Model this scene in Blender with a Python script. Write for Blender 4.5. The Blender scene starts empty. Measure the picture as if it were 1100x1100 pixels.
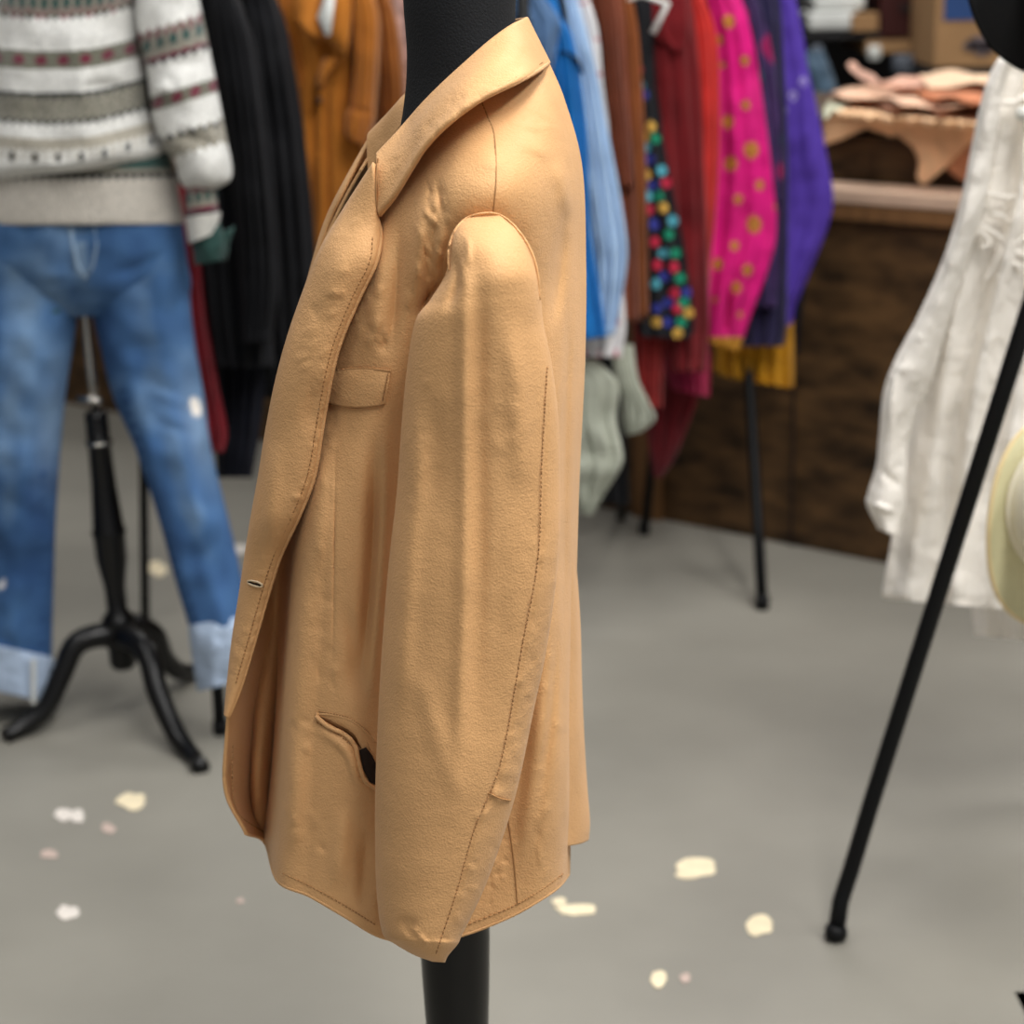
import bpy, bmesh, math, random
import numpy as np
from mathutils import Vector, noise as mnoise
random.seed(7)
S = bpy.context.scene
COL = S.collection
# ---------------------------------------------------------------- camera
H = 1.39; PITCH = math.radians(15.4); ROLL = math.radians(1.2); FPX = 2200.0
F = np.array([0, math.cos(PITCH), -math.sin(PITCH)])
R0 = np.array([1.0, 0, 0]); U0 = np.array([0, math.sin(PITCH), math.cos(PITCH)])
RR = R0*math.cos(ROLL) - U0*math.sin(ROLL); UU = U0*math.cos(ROLL) + R0*math.sin(ROLL)
CAM = np.array([0, 0, H])
cd = bpy.data.cameras.new('camera'); cam = bpy.data.objects.new('camera', cd); COL.objects.link(cam)
from mathutils import Matrix
m4 = Matrix.Identity(4)
for i in range(3):
    m4[i][0] = RR[i]; m4[i][1] = UU[i]; m4[i][2] = -F[i]; m4[i][3] = CAM[i]
cam.matrix_world = m4
cd.sensor_width = 36; cd.lens = 36*FPX/1100; cd.clip_start = .05; cd.clip_end = 60
cd.dof.use_dof = True; cd.dof.focus_distance = 1.70; cd.dof.aperture_fstop = 5.4
S.camera = cam
# ---------------------------------------------------------------- light
S.view_settings.view_transform = 'Standard'; S.view_settings.look = 'None'
S.view_settings.exposure = 0.0; S.view_settings.gamma = 1.0; S.view_settings.use_curve_mapping = False
S.cycles.use_denoising = True
w = bpy.data.worlds.new('world'); S.world = w; w.use_nodes = True
w.node_tree.nodes['Background'].inputs[0].default_value = (.93, .96, 1, 1)
w.node_tree.nodes['Background'].inputs[1].default_value = 0.36
def area(name, loc, size, power, col=(1, .975, .94), aim=None):
    l = bpy.data.lights.new(name, 'AREA'); l.shape = 'RECTANGLE'; l.size = size[0]; l.size_y = size[1]
    l.energy = power; l.color = col
    o = bpy.data.objects.new(name, l); COL.objects.link(o); o.location = loc
    if aim is not None:
        o.rotation_euler = (Vector(aim)-Vector(loc)).to_track_quat('-Z', 'Y').to_euler()
    return o
area('overhead_light', (-1.3, -.2, 3.9), (.5, 3.2), 14)
area('overhead_light', (1.0, .3, 3.9), (.5, 3.2), 135)
area('overhead_light', (-1.6, 2.6, 3.9), (.5, 2.4), 38)
area('overhead_light', (1.0, 3.2, 3.9), (.5, 2.6), 45)
area('overhead_light', (2.5, 1.3, 3.9), (.5, 2.6), 110)  # unseen lamp, placed to brighten the white shirts
area('overhead_light', (2.0, 4.5, 3.9), (2.6, .4), 45)  # added lamp that lifts the leather hides, no source in view
area('overhead_light', (.8, 7.2, 3.9), (3.2, .5), 90)

# ---------------------------------------------------------------- projection helpers
def P(px, py, Y):
    px = np.asarray(px, float); py = np.asarray(py, float); Y = np.asarray(Y, float)
    d = F + ((px-550)/FPX)[..., None]*RR - ((py-550)/FPX)[..., None]*UU
    return CAM + d*(Y/d[..., 1])[..., None]
def p1(px, py, Y): return Vector(P(px, py, Y))
def fl(px, py, z=0.0):
    d = F + (px-550)/FPX*RR - (py-550)/FPX*UU
    return Vector(CAM + d*((z-H)/d[2]))
def proj(v):
    v = np.asarray(v)-CAM; z = v@F
    return 550+FPX*(v@RR)/z, 550-FPX*(v@UU)/z
def lin(c): 
    c = c/255.0
    return c/12.92 if c <= .04045 else ((c+.055)/1.055)**2.4
def rgb(r, g, b): return (lin(r), lin(g), lin(b))

# ---------------------------------------------------------------- materials
def mat(name, col, rough=.8, bump=(200, .2, .002), var=.12, vscale=6, attr=False, metal=0, sheen=0, spec=.3,
        grain=None, wood=False, coat=0, wrinkle=None):
    m = bpy.data.materials.new(name); m.use_nodes = True; nt = m.node_tree; N = nt.nodes; L = nt.links
    b = N['Principled BSDF']; b.inputs['Roughness'].default_value = rough; b.inputs['Metallic'].default_value = metal
    b.inputs['Specular IOR Level'].default_value = spec
    if sheen: b.inputs['Sheen Weight'].default_value = sheen
    if coat: b.inputs['Coat Weight'].default_value = coat
    tc = N.new('ShaderNodeTexCoord'); src = tc.outputs['Object']
    if wood:
        mp = N.new('ShaderNodeMapping'); mp.inputs['Scale'].default_value = wood; L.new(src, mp.inputs[0]); src2 = mp.outputs[0]
    else: src2 = src
    nz = N.new('ShaderNodeTexNoise'); nz.inputs['Scale'].default_value = vscale; nz.inputs['Detail'].default_value = 5
    L.new(src2, nz.inputs['Vector'])
    mr = N.new('ShaderNodeMapRange'); mr.inputs[1].default_value = .3; mr.inputs[2].default_value = .7
    mr.inputs[3].default_value = 1-var; mr.inputs[4].default_value = 1+var; L.new(nz.outputs[0], mr.inputs[0])
    vm = N.new('ShaderNodeVectorMath'); vm.operation = 'SCALE'; L.new(mr.outputs[0], vm.inputs['Scale'])
    if attr:
        a = N.new('ShaderNodeAttribute'); a.attribute_name = 'Col'; L.new(a.outputs['Color'], vm.inputs[0])
    else: vm.inputs[0].default_value = col
    L.new(vm.outputs[0], b.inputs['Base Color'])
    last = None
    specs = [bump] if bump else []
    if wrinkle: specs.append(wrinkle)
    if grain:
        vo = N.new('ShaderNodeTexVoronoi'); vo.inputs['Scale'].default_value = grain[0]; L.new(src, vo.inputs['Vector'])
        bp = N.new('ShaderNodeBump'); bp.inputs['Strength'].default_value = grain[1]; bp.inputs['Distance'].default_value = grain[2]
        L.new(vo.outputs['Distance'], bp.inputs['Height']); last = bp
    for sc, st, ds in specs:
        n2 = N.new('ShaderNodeTexNoise'); n2.inputs['Scale'].default_value = sc; n2.inputs['Detail'].default_value = 4
        L.new(src2 if wood else src, n2.inputs['Vector'])
        bp = N.new('ShaderNodeBump'); bp.inputs['Strength'].default_value = st; bp.inputs['Distance'].default_value = ds
        L.new(n2.outputs[0], bp.inputs['Height'])
        if last: L.new(last.outputs[0], bp.inputs['Normal'])
        last = bp
    if last: L.new(last.outputs[0], b.inputs['Normal'])
    return m
M = {}
M['tan'] = mat('tan_leather', rgb(210, 162, 110), .6, (270, .16, .003), .07, 9, spec=.25, grain=(620, .3, .0012), sheen=.08, wrinkle=(38, .10, .012))
M['tan_in'] = mat('tan_lining', rgb(120, 84, 50), .8)
M['thread'] = mat('tan_thread', rgb(166, 124, 80), .8, None)
M['thread_pale'] = mat('pale_thread', rgb(222, 200, 165), .8, None)
M['slit'] = mat('dark_opening', rgb(38, 26, 18), .9, None)
M['black_knit'] = mat('black_jersey', rgb(24, 26, 29), .9, (500, .5, .002), .1)
M['black_paint'] = mat('black_lacquer', rgb(8, 8, 9), .3, None, .05, spec=.35)
M['black_metal'] = mat('black_powder_coat', rgb(10, 11, 13), .5, (400, .1, .001), .05, spec=.2)
M['chrome'] = mat('chrome', rgb(190, 186, 180), .25, None, .03, metal=1)
M['black_cloth'] = mat('black_cloth', rgb(14, 15, 19), .9, (300, .2, .002), .2)
M['navy_cloth'] = mat('navy_cloth', rgb(12, 15, 27), .9, (300, .2, .002), .2)
M['attr'] = mat('patterned_cloth', (1, 1, 1), .85, (350, .3, .002), .05, 40, attr=True)
M['knit'] = mat('wool_knit', (1, 1, 1), .95, (260, 1, .006), .16, 150, attr=True, sheen=.2)
M['denim'] = mat('washed_denim', (1, 1, 1), .9, (420, .4, .002), .14, 14, attr=True)
M['denim_in'] = mat('denim_wrong_side', rgb(163, 180, 203), .9, (420, .4, .002), .08, 30)
M['white_cotton'] = mat('white_cotton', rgb(245, 240, 232), .9, (60, .35, .006), .03, 8, wrinkle=(26, .5, .02))
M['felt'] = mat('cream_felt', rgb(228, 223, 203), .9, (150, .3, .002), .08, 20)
M['felt_shaded'] = mat('cream_felt_shaded', rgb(204, 199, 160), .9, (150, .3, .002), .08, 20)  # same felt darkened, painting the crown's shade into the brim colour
M['felt_edge'] = mat('cream_binding', rgb(216, 196, 150), .8, None)
M['black_felt'] = mat('black_felt', rgb(6, 6, 7), .95, (150, .3, .002), .1, 20)
def cloth(name, c, var=.15, rough=.88, vs=8): 
    M[name] = mat(name, rgb(*c), rough, (120, .3, .004), var, vs, sheen=.1); return M[name]
# ---------------------------------------------------------------- object helpers
def thing(name, label, cat, loc=(0, 0, 0), group=None):
    o = bpy.data.objects.new(name, None); COL.objects.link(o); o.location = loc; o.empty_display_size = .1
    o['label'] = label; o['category'] = cat
    if group: o['group'] = group
    return o
def tag(o, label=None, cat=None, group=None, kind=None):
    if label: o['label'] = label
    if cat: o['category'] = cat
    if group: o['group'] = group
    if kind: o['kind'] = kind
    return o
def origin(o):
    v = Vector((0, 0, 0))
    while o is not None: v += o.location; o = o.parent
    return v
def build(name, verts, faces, m, parent=None, cols=None, smooth=True, mods=()):
    off = origin(parent) if parent else None
    vs = [Vector(v) for v in verts]
    if parent is None:
        off = Vector((sum(v.x for v in vs)/len(vs), sum(v.y for v in vs)/len(vs), min(v.z for v in vs)))
    me = bpy.data.meshes.new(name); me.from_pydata([v-off for v in vs], [], faces)
    if cols is not None:
        ca = me.color_attributes.new('Col', 'FLOAT_COLOR', 'POINT')
        ca.data.foreach_set('color', np.concatenate([np.asarray(cols, float).reshape(-1, 3), np.ones((len(vs), 1))], 1).ravel())
    bm = bmesh.new(); bm.from_mesh(me); bmesh.ops.recalc_face_normals(bm, faces=bm.faces); bm.to_mesh(me); bm.free()
    me.materials.append(m)
    if smooth: me.polygons.foreach_set('use_smooth', [True]*len(me.polygons))
    o = bpy.data.objects.new(name, me); COL.objects.link(o)
    if parent: o.parent = parent
    else: o.location = off
    for k in mods:
        if k[0] == 'solid':
            d = o.modifiers.new('solid', 'SOLIDIFY'); d.thickness = k[1]; d.offset = k[2] if len(k) > 2 else 0
        if k[0] == 'bevel':
            d = o.modifiers.new('bevel', 'BEVEL'); d.width = k[1]; d.segments = 2
    return o
class MB:
    def __init__(s): s.v = []; s.f = []; s.c = []
    def add(s, v, f, c=None):
        n = len(s.v); s.v += [tuple(q) for q in v]; s.f += [[i+n for i in q] for q in f]
        s.c += list(c) if c is not None else [(1, 1, 1)]*len(v); return s
    def box(s, c, h, ax=None):
        c = Vector(c); ax = ax or (Vector((1, 0, 0)), Vector((0, 1, 0)), Vector((0, 0, 1)))
        v = [c+ax[0]*(i*h[0])+ax[1]*(j*h[1])+ax[2]*(k*h[2]) for i in (-1, 1) for j in (-1, 1) for k in (-1, 1)]
        return s.add(v, [[0, 1, 3, 2], [4, 6, 7, 5], [0, 4, 5, 1], [2, 3, 7, 6], [0, 2, 6, 4], [1, 5, 7, 3]])
    def tube(s, pts, r, n=10):
        pts = [Vector(p) for p in pts]; rs = r if isinstance(r, (list, tuple)) else [r]*len(pts)
        v = []; f = []; prev = None
        for i, p in enumerate(pts):
            t = (pts[min(i+1, len(pts)-1)]-pts[max(i-1, 0)]).normalized()
            a = t.orthogonal().normalized() if prev is None else (prev-t*prev.dot(t)).normalized()
            prev = a; b = t.cross(a)
            for k in range(n):
                q = 2*math.pi*k/n; v.append(p+(a*math.cos(q)+b*math.sin(q))*rs[i])
        for i in range(len(pts)-1):
            for k in range(n): f.append([i*n+k, i*n+(k+1) % n, (i+1)*n+(k+1) % n, (i+1)*n+k])
        f.append(list(range(n))[::-1]); f.append([(len(pts)-1)*n+k for k in range(n)])
        return s.add(v, f)
    def lathe(s, base, prof, n=24, sq=(1, 1), lean=(0, 0)):
        v = []; f = []; base = Vector(base)
        for r, z in prof:
            for k in range(n):
                q = 2*math.pi*k/n; v.append(base+Vector((r*sq[0]*math.cos(q)+lean[0]*z, r*sq[1]*math.sin(q)+lean[1]*z, z)))
        for i in range(len(prof)-1):
            for k in range(n): f.append([i*n+k, i*n+(k+1) % n, (i+1)*n+(k+1) % n, (i+1)*n+k])
        f.append(list(range(n))[::-1]); f.append([(len(prof)-1)*n+k for k in range(n)])
        return s.add(v, f)
    def build(s, name, m, parent=None, attr=False, **k): return build(name, s.v, s.f, m, parent, s.c if attr else None, **k)
def cr(A, n, ax=0):
    """Catmull-Rom resample along axis ax to n samples"""
    A = np.moveaxis(np.asarray(A, float), ax, 0); K = len(A)
    t = np.linspace(0, K-1, n); i = np.clip(np.floor(t).astype(int), 0, K-2); u = (t-i).reshape((-1,)+(1,)*(A.ndim-1))
    ext = np.concatenate([2*A[:1]-A[1:2], A, 2*A[-1:]-A[-2:-1]])
    p0, p1_, p2, p3 = ext[i], ext[i+1], ext[i+2], ext[i+3]
    out = .5*((2*p1_)+(-p0+p2)*u+(2*p0-5*p1_+4*p2-p3)*u*u+(-p0+3*p1_-3*p2+p3)*u**3)
    return np.moveaxis(out, 0, ax)
def fnoise(pts, sc, seed=0):
    return np.array([mnoise.noise((p[0]*sc+seed, p[1]*sc+seed*1.7, p[2]*sc)) for p in pts.reshape(-1, 3)]).reshape(pts.shape[:-1])
def seg_dist(X, Yy, poly):
    best = np.full(X.shape, 1e9)
    for (x0, y0), (x1, y1) in zip(poly[:-1], poly[1:]):
        dx, dy = x1-x0, y1-y0; t = np.clip(((X-x0)*dx+(Yy-y0)*dy)/(dx*dx+dy*dy), 0, 1)
        best = np.minimum(best, np.hypot(X-x0-t*dx, Yy-y0-t*dy))
    return best
def creases(G, lst):
    """lst of (polyline, width_px, amount_m); positive = towards the camera side"""
    for poly, wd, am in lst: G[..., 2] -= ridge(G[..., 0], G[..., 1], poly, wd, am)
    return G
def ridge(X, Yy, poly, wd, am):
    """a soft fold along a smoothed polyline that dies away at both ends"""
    pl = cr(np.array(poly, float), max(16, 8*len(poly)), 0); L = np.concatenate([[0], np.cumsum(np.hypot(*np.diff(pl, axis=0).T))]); T = L[-1]
    best = np.full(X.shape, 1e9); par = np.zeros(X.shape)
    for k in range(len(pl)-1):
        x0, y0 = pl[k]; dx, dy = pl[k+1]-pl[k]; q = dx*dx+dy*dy
        t = np.clip(((X-x0)*dx+(Yy-y0)*dy)/q, 0, 1); d = np.hypot(X-x0-t*dx, Yy-y0-t*dy)
        m = d < best; best = np.where(m, d, best); par = np.where(m, L[k]+t*math.sqrt(q), par)
    e = np.clip(np.minimum(par, T-par)/(min(.4*T, 110)+1e-6), 0, 1)
    return am*np.exp(-(best/wd)**2)*e*e*(3-2*e)
def gridfaces(nv, nu, wrap=False):
    f = []
    for i in range(nv-1):
        for j in range(nu if wrap else nu-1):
            f.append([i*nu+j, i*nu+(j+1) % nu, (i+1)*nu+(j+1) % nu, (i+1)*nu+j])
    return f
def surface(rows, nv, nu, cre=(), nz=0, nsc=12):
    G = cr(cr(np.array(rows, float), nv, 0), nu, 1)
    creases(G, cre)
    if nz: G[..., 2] += nz*fnoise(P(G[..., 0], G[..., 1], G[..., 2]), nsc)
    return G
def surf_obj(name, G, m, parent, thick=.003, mirror=None, cols=None, off=0):
    W = P(G[..., 0], G[..., 1], G[..., 2])
    if mirror is not None: W = W.copy(); W[..., 1] = 2*mirror-W[..., 1]
    return build(name, W.reshape(-1, 3), gridfaces(*G.shape[:2]), m, parent, cols, mods=[('solid', thick, off)])
def loft(rows, nv=60, nu=48, folds=(), cre=(), nz=.006, nsc=9, seed=0, colf=None, capb=True, sq=1.0):
    """rows (xL,yL,xR,yR,Y,t): a closed tube of cloth between two silhouettes. folds (k, amp_m, phase, drift)"""
    Rw = cr(np.array(rows, float), nv, 0); a = np.linspace(0, 2*math.pi, nu, endpoint=False)
    ca, sa = np.cos(a), np.sin(a)
    ca = np.sign(ca)*np.abs(ca)**sq; sa2 = np.sign(sa)*np.abs(sa)**sq
    s = np.linspace(0, 1, nv)[:, None]
    xm = (Rw[:, 0]+Rw[:, 2])/2; xh = (Rw[:, 2]-Rw[:, 0])/2; ym = (Rw[:, 1]+Rw[:, 3])/2; yh = (Rw[:, 3]-Rw[:, 1])/2
    X = xm[:, None]+xh[:, None]*ca; Yp = ym[:, None]+yh[:, None]*ca
    D = Rw[:, 4][:, None]-Rw[:, 5][:, None]*sa2
    env = np.abs(sa)**.5
    for k, am, ph, dr in folds:
        D = D + am*env*np.sin(2*math.pi*(k*ca/2+ph+dr*s))*np.clip(.35+s*1.2, 0, 1)*np.sign(sa+1e-9)*1.0
    G = np.stack([X, Yp, D], -1)
    Gf = G[:, sa >= 0]
    for poly, wd, am in cre:
        G[..., 2] -= ridge(X, Yp, poly, wd, am)*(sa > -.05)
    W = P(G[..., 0], G[..., 1], G[..., 2])
    if nz:
        n = fnoise(W, nsc, seed) + .5*fnoise(W, nsc*2.6, seed+5)
        G[..., 2] += nz*n*(env*.8+.2); W = P(G[..., 0], G[..., 1], G[..., 2])
    V = W.reshape(-1, 3).tolist(); Fc = gridfaces(nv, nu, True)
    C = None
    if colf: 
        C = [colf(G[i, j, 0], G[i, j, 1], ca[j], s[i, 0], sa[j] >= 0) for i in range(nv) for j in range(nu)]
    # hem: turn in, go up a little and close
    c = W[-1].mean(0); up = W[max(0, nv-4)].mean(0)-c
    n0 = len(V)
    V += (c+(W[-1]-c)*.93).tolist(); V += (c+(W[-1]-c)*.9+up).tolist()
    b = (nv-1)*nu
    for base, nxt in ((b, n0), (n0, n0+nu)):
        for j in range(nu): Fc.append([base+j, base+(j+1) % nu, nxt+(j+1) % nu, nxt+j])
    if capb: Fc.append([n0+nu+j for j in range(nu)])
    Fc.append(list(range(nu))[::-1])
    if C is not None: C += [C[b+j] for j in range(nu)]*2
    return V, Fc, C, G
def cloth_part(name, rows, m, parent, mirror=None, **k):
    V, Fc, C, G = loft(rows, **k)
    if mirror is not None: V = [(v[0], 2*mirror-v[1], v[2]) for v in V]
    return build(name, V, Fc, m, parent, C), G
def sampler(*Gs):
    A = np.concatenate([g.reshape(-1, 3) for g in Gs])
    def f(px, py, off=.0):
        d = (A[:, 0]-px)**2+(A[:, 1]-py)**2; i = np.argpartition(d, 10)[:10]; i = i[A[i, 2] < A[i, 2].min()+.01]
        w_ = 1/(d[i]+1.5); return float((A[i, 2]*w_).sum()/w_.sum())-off
    return f
def resample(poly, step):
    out = []; 
    for (x0, y0), (x1, y1) in zip(poly[:-1], poly[1:]):
        n = max(1, int(math.hypot(x1-x0, y1-y0)/step))
        out += [(x0+(x1-x0)*i/n, y0+(y1-y0)*i/n) for i in range(n)]
    return out+[poly[-1]]
def smooth_poly(poly, n=40): return [tuple(q) for q in cr(np.array(poly, float), n, 0)]
def stitch(mb, poly, sf, r=.00055, step=4.2, gap=.34, off=.0025, Yc=None):
    pts = resample(smooth_poly(poly, 30), step)
    for (x0, y0), (x1, y1) in zip(pts[:-1], pts[1:]):
        x1 = x0+(x1-x0)*(1-gap); y1 = y0+(y1-y0)*(1-gap)
        mb.tube([p1(x0, y0, sf(x0, y0, off)), p1(x1, y1, sf(x1, y1, off))], r, 5)
def seam(mb, poly, sf, r=.0009, off=.0012, n=40):
    pts = smooth_poly(poly, n); mb.tube([p1(x, y, sf(x, y, off)) for x, y in pts], r, 6)
def sheet(name, outline, m, parent=None, thick=.004, nz=.0, nsc=8, cuts=2, seed=0):
    """outline of world points -> filled, subdivided, wavy sheet with thickness"""
    bm = bmesh.new(); vs = [bm.verts.new(p) for p in outline]
    es = [bm.edges.new((vs[i], vs[(i+1) % len(vs)])) for i in range(len(vs))]
    bmesh.ops.triangle_fill(bm, edges=es, use_beauty=True)
    for _ in range(cuts): bmesh.ops.subdivide_edges(bm, edges=bm.edges[:], cuts=1, use_grid_fill=True)
    bmesh.ops.triangulate(bm, faces=bm.faces[:])
    for v in bm.verts:
        if nz: v.co.z += nz*mnoise.noise(v.co*nsc+Vector((seed, 0, 0)))
    V = [v.co.copy() for v in bm.verts]; bm.verts.index_update(); Fc = [[v.index for v in f.verts] for f in bm.faces]; bm.free()
    return build(name, V, Fc, m, parent, mods=[('solid', thick, 0)])

def sheet_px(name, outline, fmap, m, parent=None, thick=.004, cuts=4, nz=0, nsc=9, seed=0):
    """flat outline filled and subdivided in its own plane, then draped point by point with fmap"""
    bm = bmesh.new(); vs = [bm.verts.new((x, y, 0)) for x, y in outline]
    es = [bm.edges.new((vs[i], vs[(i+1) % len(vs)])) for i in range(len(vs))]
    bmesh.ops.triangle_fill(bm, edges=es, use_beauty=True)
    for _ in range(cuts): bmesh.ops.subdivide_edges(bm, edges=bm.edges[:], cuts=1, use_grid_fill=True)
    bmesh.ops.triangulate(bm, faces=bm.faces[:])
    V = []
    for v in bm.verts:
        q = fmap(v.co.x, v.co.y)
        if nz: q = q+Vector((0, 0, nz*mnoise.noise(q*nsc+Vector((seed, 0, 0)))))
        V.append(q)
    bm.verts.index_update(); Fc = [[v.index for v in f.verts] for f in bm.faces]; bm.free()
    return build(name, V, Fc, m, parent, mods=[('solid', thick, 0)])
# ---------------------------------------------------------------- setting
M['floor'] = mat('polished_concrete', rgb(135, 132, 123), .5, (14, .08, .004), .12, 2.2, spec=.35)
nt = M['floor'].node_tree
o = build('floor', [(-6, -3, 0), (7, -3, 0), (7, 10, 0), (-6, 10, 0)], [[0, 1, 2, 3]], M['floor'], smooth=False); o['kind'] = 'structure'
M['wall'] = mat('painted_wall', rgb(120, 112, 104), .9)
o = MB().box((.5, 10.05, 2), (6.5, .05, 2)).build('wall_back', M['wall'], smooth=False); o['kind'] = 'structure'
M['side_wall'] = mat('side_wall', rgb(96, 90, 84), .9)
for nm, x in (('unseen_wall_left', -3.9), ('unseen_wall_right', 4.6)):  # unseen dark walls, added to hold back ambient light from the sides
    o = MB().box((x, 4, 2), (.05, 6, 2)).build(nm, M['side_wall'], smooth=False); o['kind'] = 'structure'
# long wood-clad counter along the back
A = fl(95, 438); B = fl(950, 606); cdir = (B-A).normalized(); cn = Vector((-cdir.y, cdir.x, 0))
if cn.y < 0: cn = -cn
def on_face(px, back=0.0):   # point of the counter face plane (pushed back) seen in pixel column px, at any row
    return None
def plane_pt(px, py, back=0.0):
    d = Vector(F + (px-550)/FPX*RR - (py-550)/FPX*UU); o0 = Vector(CAM); q = A+cn*back
    return o0+d*((q-o0).dot(cn)/d.dot(cn))
ctop = plane_pt(950, 221).z
M['counter'] = mat('stained_plywood', rgb(70, 50, 29), .5, (18, .2, .003), .8, 4, wood=(2, 2, 5.5))
M['counter_edge'] = mat('worn_counter_lip', rgb(188, 160, 138), .5, (40, .1, .001), .1, 8)
M['wood'] = mat('pale_wood', rgb(165, 128, 88), .6, (30, .2, .002), .18, 6, wood=(1, 8, 8))
M['wood_brown'] = mat('brown_plank', rgb(108, 76, 45), .6, (30, .2, .002), .25, 6, wood=(6, 6, 1))
cen = (A+B)/2; L0 = (B-A).length/2
ct = thing('counter', 'long dark brown stained wooden counter running behind the clothes racks', 'counter', (cen.x, cen.y, 0))
ax = (cdir, cn, Vector((0, 0, 1)))
e0 = 1.2; cc = cen + cn*.055
MB().box(cc+Vector((0, 0, ctop/2-.01)), (L0+e0, .05, ctop/2-.012), ax).build('front_panel', M['counter'], ct, smooth=False)
MB().box(cc+Vector((0, 0, ctop+.017))-cn*.008, (L0+e0, .068, .017), ax).build('countertop', M['counter_edge'], ct, smooth=False, mods=[('bevel', .006)])
MB().box(cc+Vector((0, 0, ctop-.018))-cn*.064, (L0+e0, .010, .016), ax).build('edge_moulding', M['wood_brown'], ct, smooth=False)
for px in (698, 350): 
    q = plane_pt(px, 560 if px > 600 else 490); q.z = 0
    MB().box(q+Vector((0, 0, ctop/2-.02))-cn*.008, (.04, .008, ctop/2-.022), ax).build('panel_batten', M['wood_brown'], ct, smooth=False)
q = plane_pt(851, 560); q.z = 0
MB().box(q+Vector((0, 0, ctop/2-.02))-cn*.003, (.0025, .003, ctop/2-.022), ax).build('panel_joint', M['slit'], ct, smooth=False)
# raised work table right behind the counter
t0 = plane_pt(940, 128, .13); th = t0.z
wt = thing('work_table', 'high dark brown wooden work table behind the counter, heaped with leather hides', 'table', (t0.x, t0.y, 0))
tc = plane_pt(1010, 140, .09); tc = Vector((tc.x, tc.y, 0))+cn*.39
MB().box(tc+Vector((0, 0, th/2-.02)), (.75, .33, th/2-.022), ax).build('front_board', M['counter'], wt, smooth=False)
MB().box(tc+Vector((0, 0, th-.011)), (.78, .34, .011), ax).build('tabletop', M['counter'], wt, smooth=False, mods=[('bevel', .004)])
def on_plane(px, py, z): return fl(px, py, z)
hides = [
 ('hide_tan', (232, 188, 144), [(884,127,1),(899,119,1),(914,112,1),(935,110,1),(955,114,1),(985,118,1),(1010,124,1),(1040,118,1),(1072,112,1),(1074,140,0),(1052,146,0),(1038,157,0),(1018,178,0),(996,197,0),(990,198,0),(985,190,0),(987,176,0),(984,164,0),(979,157,0),(972,152,0),(964,145,0),(957,147,0),(950,143,0),(941,141,0),(932,137,0),(918,143,0),(903,150,0),(886,156,0)], 'broad tan leather hide draped over the table front with a hanging point'),
 ('hide_orange', (205, 140, 100), [(1006,150,0),(1040,140,0),(1075,138,0),(1076,210,0),(1045,200,0),(1026,190,0),(1012,178,0)], 'small orange-tan leather piece hanging beside the pointed hide'),
 ('hide_brown', (150, 96, 66), [(886,106,2),(905,100,2),(930,92,2),(960,90,2),(1000,94,2),(1040,96,2),(1072,98,2),(1072,122,1.6),(1040,120,1.6),(1010,122,1.6),(985,116,1.6),(960,119,1.6),(940,112,1.6),(915,109,1.6)], 'reddish brown leather hide in the middle of the heap'),
 ('hide_pink', (222, 180, 150), [(893,101,2.6),(905,97,2.6),(925,94,3),(950,93,3),(975,97,3),(1000,103,3),(1024,109,3),(1046,116,2.6),(1015,116,2.6),(990,113,2.6),(968,113,2.6),(950,106,3),(928,104,3),(910,106,2.6)], 'pale pinkish leather hide with a ragged rim laid over the brown one'),
 ('hide_rust', (186, 112, 70), [(962,96,4),(990,90,4),(1030,93,4),(1074,90,4),(1074,112,4),(1045,110,4),(1010,106,4),(980,102,4)], 'rust coloured leather hide near the right of the heap'),
 ('hide_cream', (228, 192, 158), [(988,84,6),(1005,76,6),(1030,78,6),(1060,80,6),(1078,84,6),(1076,94,5.4),(1045,90,5.4),(1020,92,5.4),(1000,94,5.4)], 'light cream leather hide lying topmost on the heap'),
 ('hide_curl', (196, 150, 128), [(910,70,7),(915,67,7),(930,76,7),(948,84,6.5),(975,82,6),(1000,84,6),(1000,92,5),(970,92,5),(945,92,5),(926,84,6)], 'narrow curled leather strip sticking up at the left of the heap'),
 ('hide_sage', (186, 186, 160), [(884,118,.5),(890,110,.5),(908,109,.5),(912,114,.5),(898,120,.5),(886,128,.5)], 'small pale grey-green leather scrap under the tan hide'),
]
for i, (nm, c, ol, lb) in enumerate(hides):
    cloth(nm, c, .22, .75, 14)
    pts = []
    for x, y, l in ol:
        if l == 0: v = plane_pt(x, y, .12)
        else: v = on_plane(x, y, th+.010+.011*l)
        pts.append(v)
    if i < 2:
        def fm(x, y, i=i):
            ye = 128+(x-940)*.075; a = plane_pt(x, y, .122-.008*(1-i))
            if y >= ye: return a
            b_ = on_plane(x, y, th+.012); t = min(1, (ye-y)/3); return a*(1-t)+b_*t if (a-b_).length < .1 else b_
        o = sheet_px('leather_hide', [(x, y) for x, y, l in ol], fm, M[nm], None, .004, 3)
    else: o = sheet('leather_hide', [p for p in pts], M[nm], None, .004, .014 if i not in (0, 1) else 0.004, 9, 3, i*3.1)
    tag(o, lb, 'leather hide', 'leather hides heaped on the work table')
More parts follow.
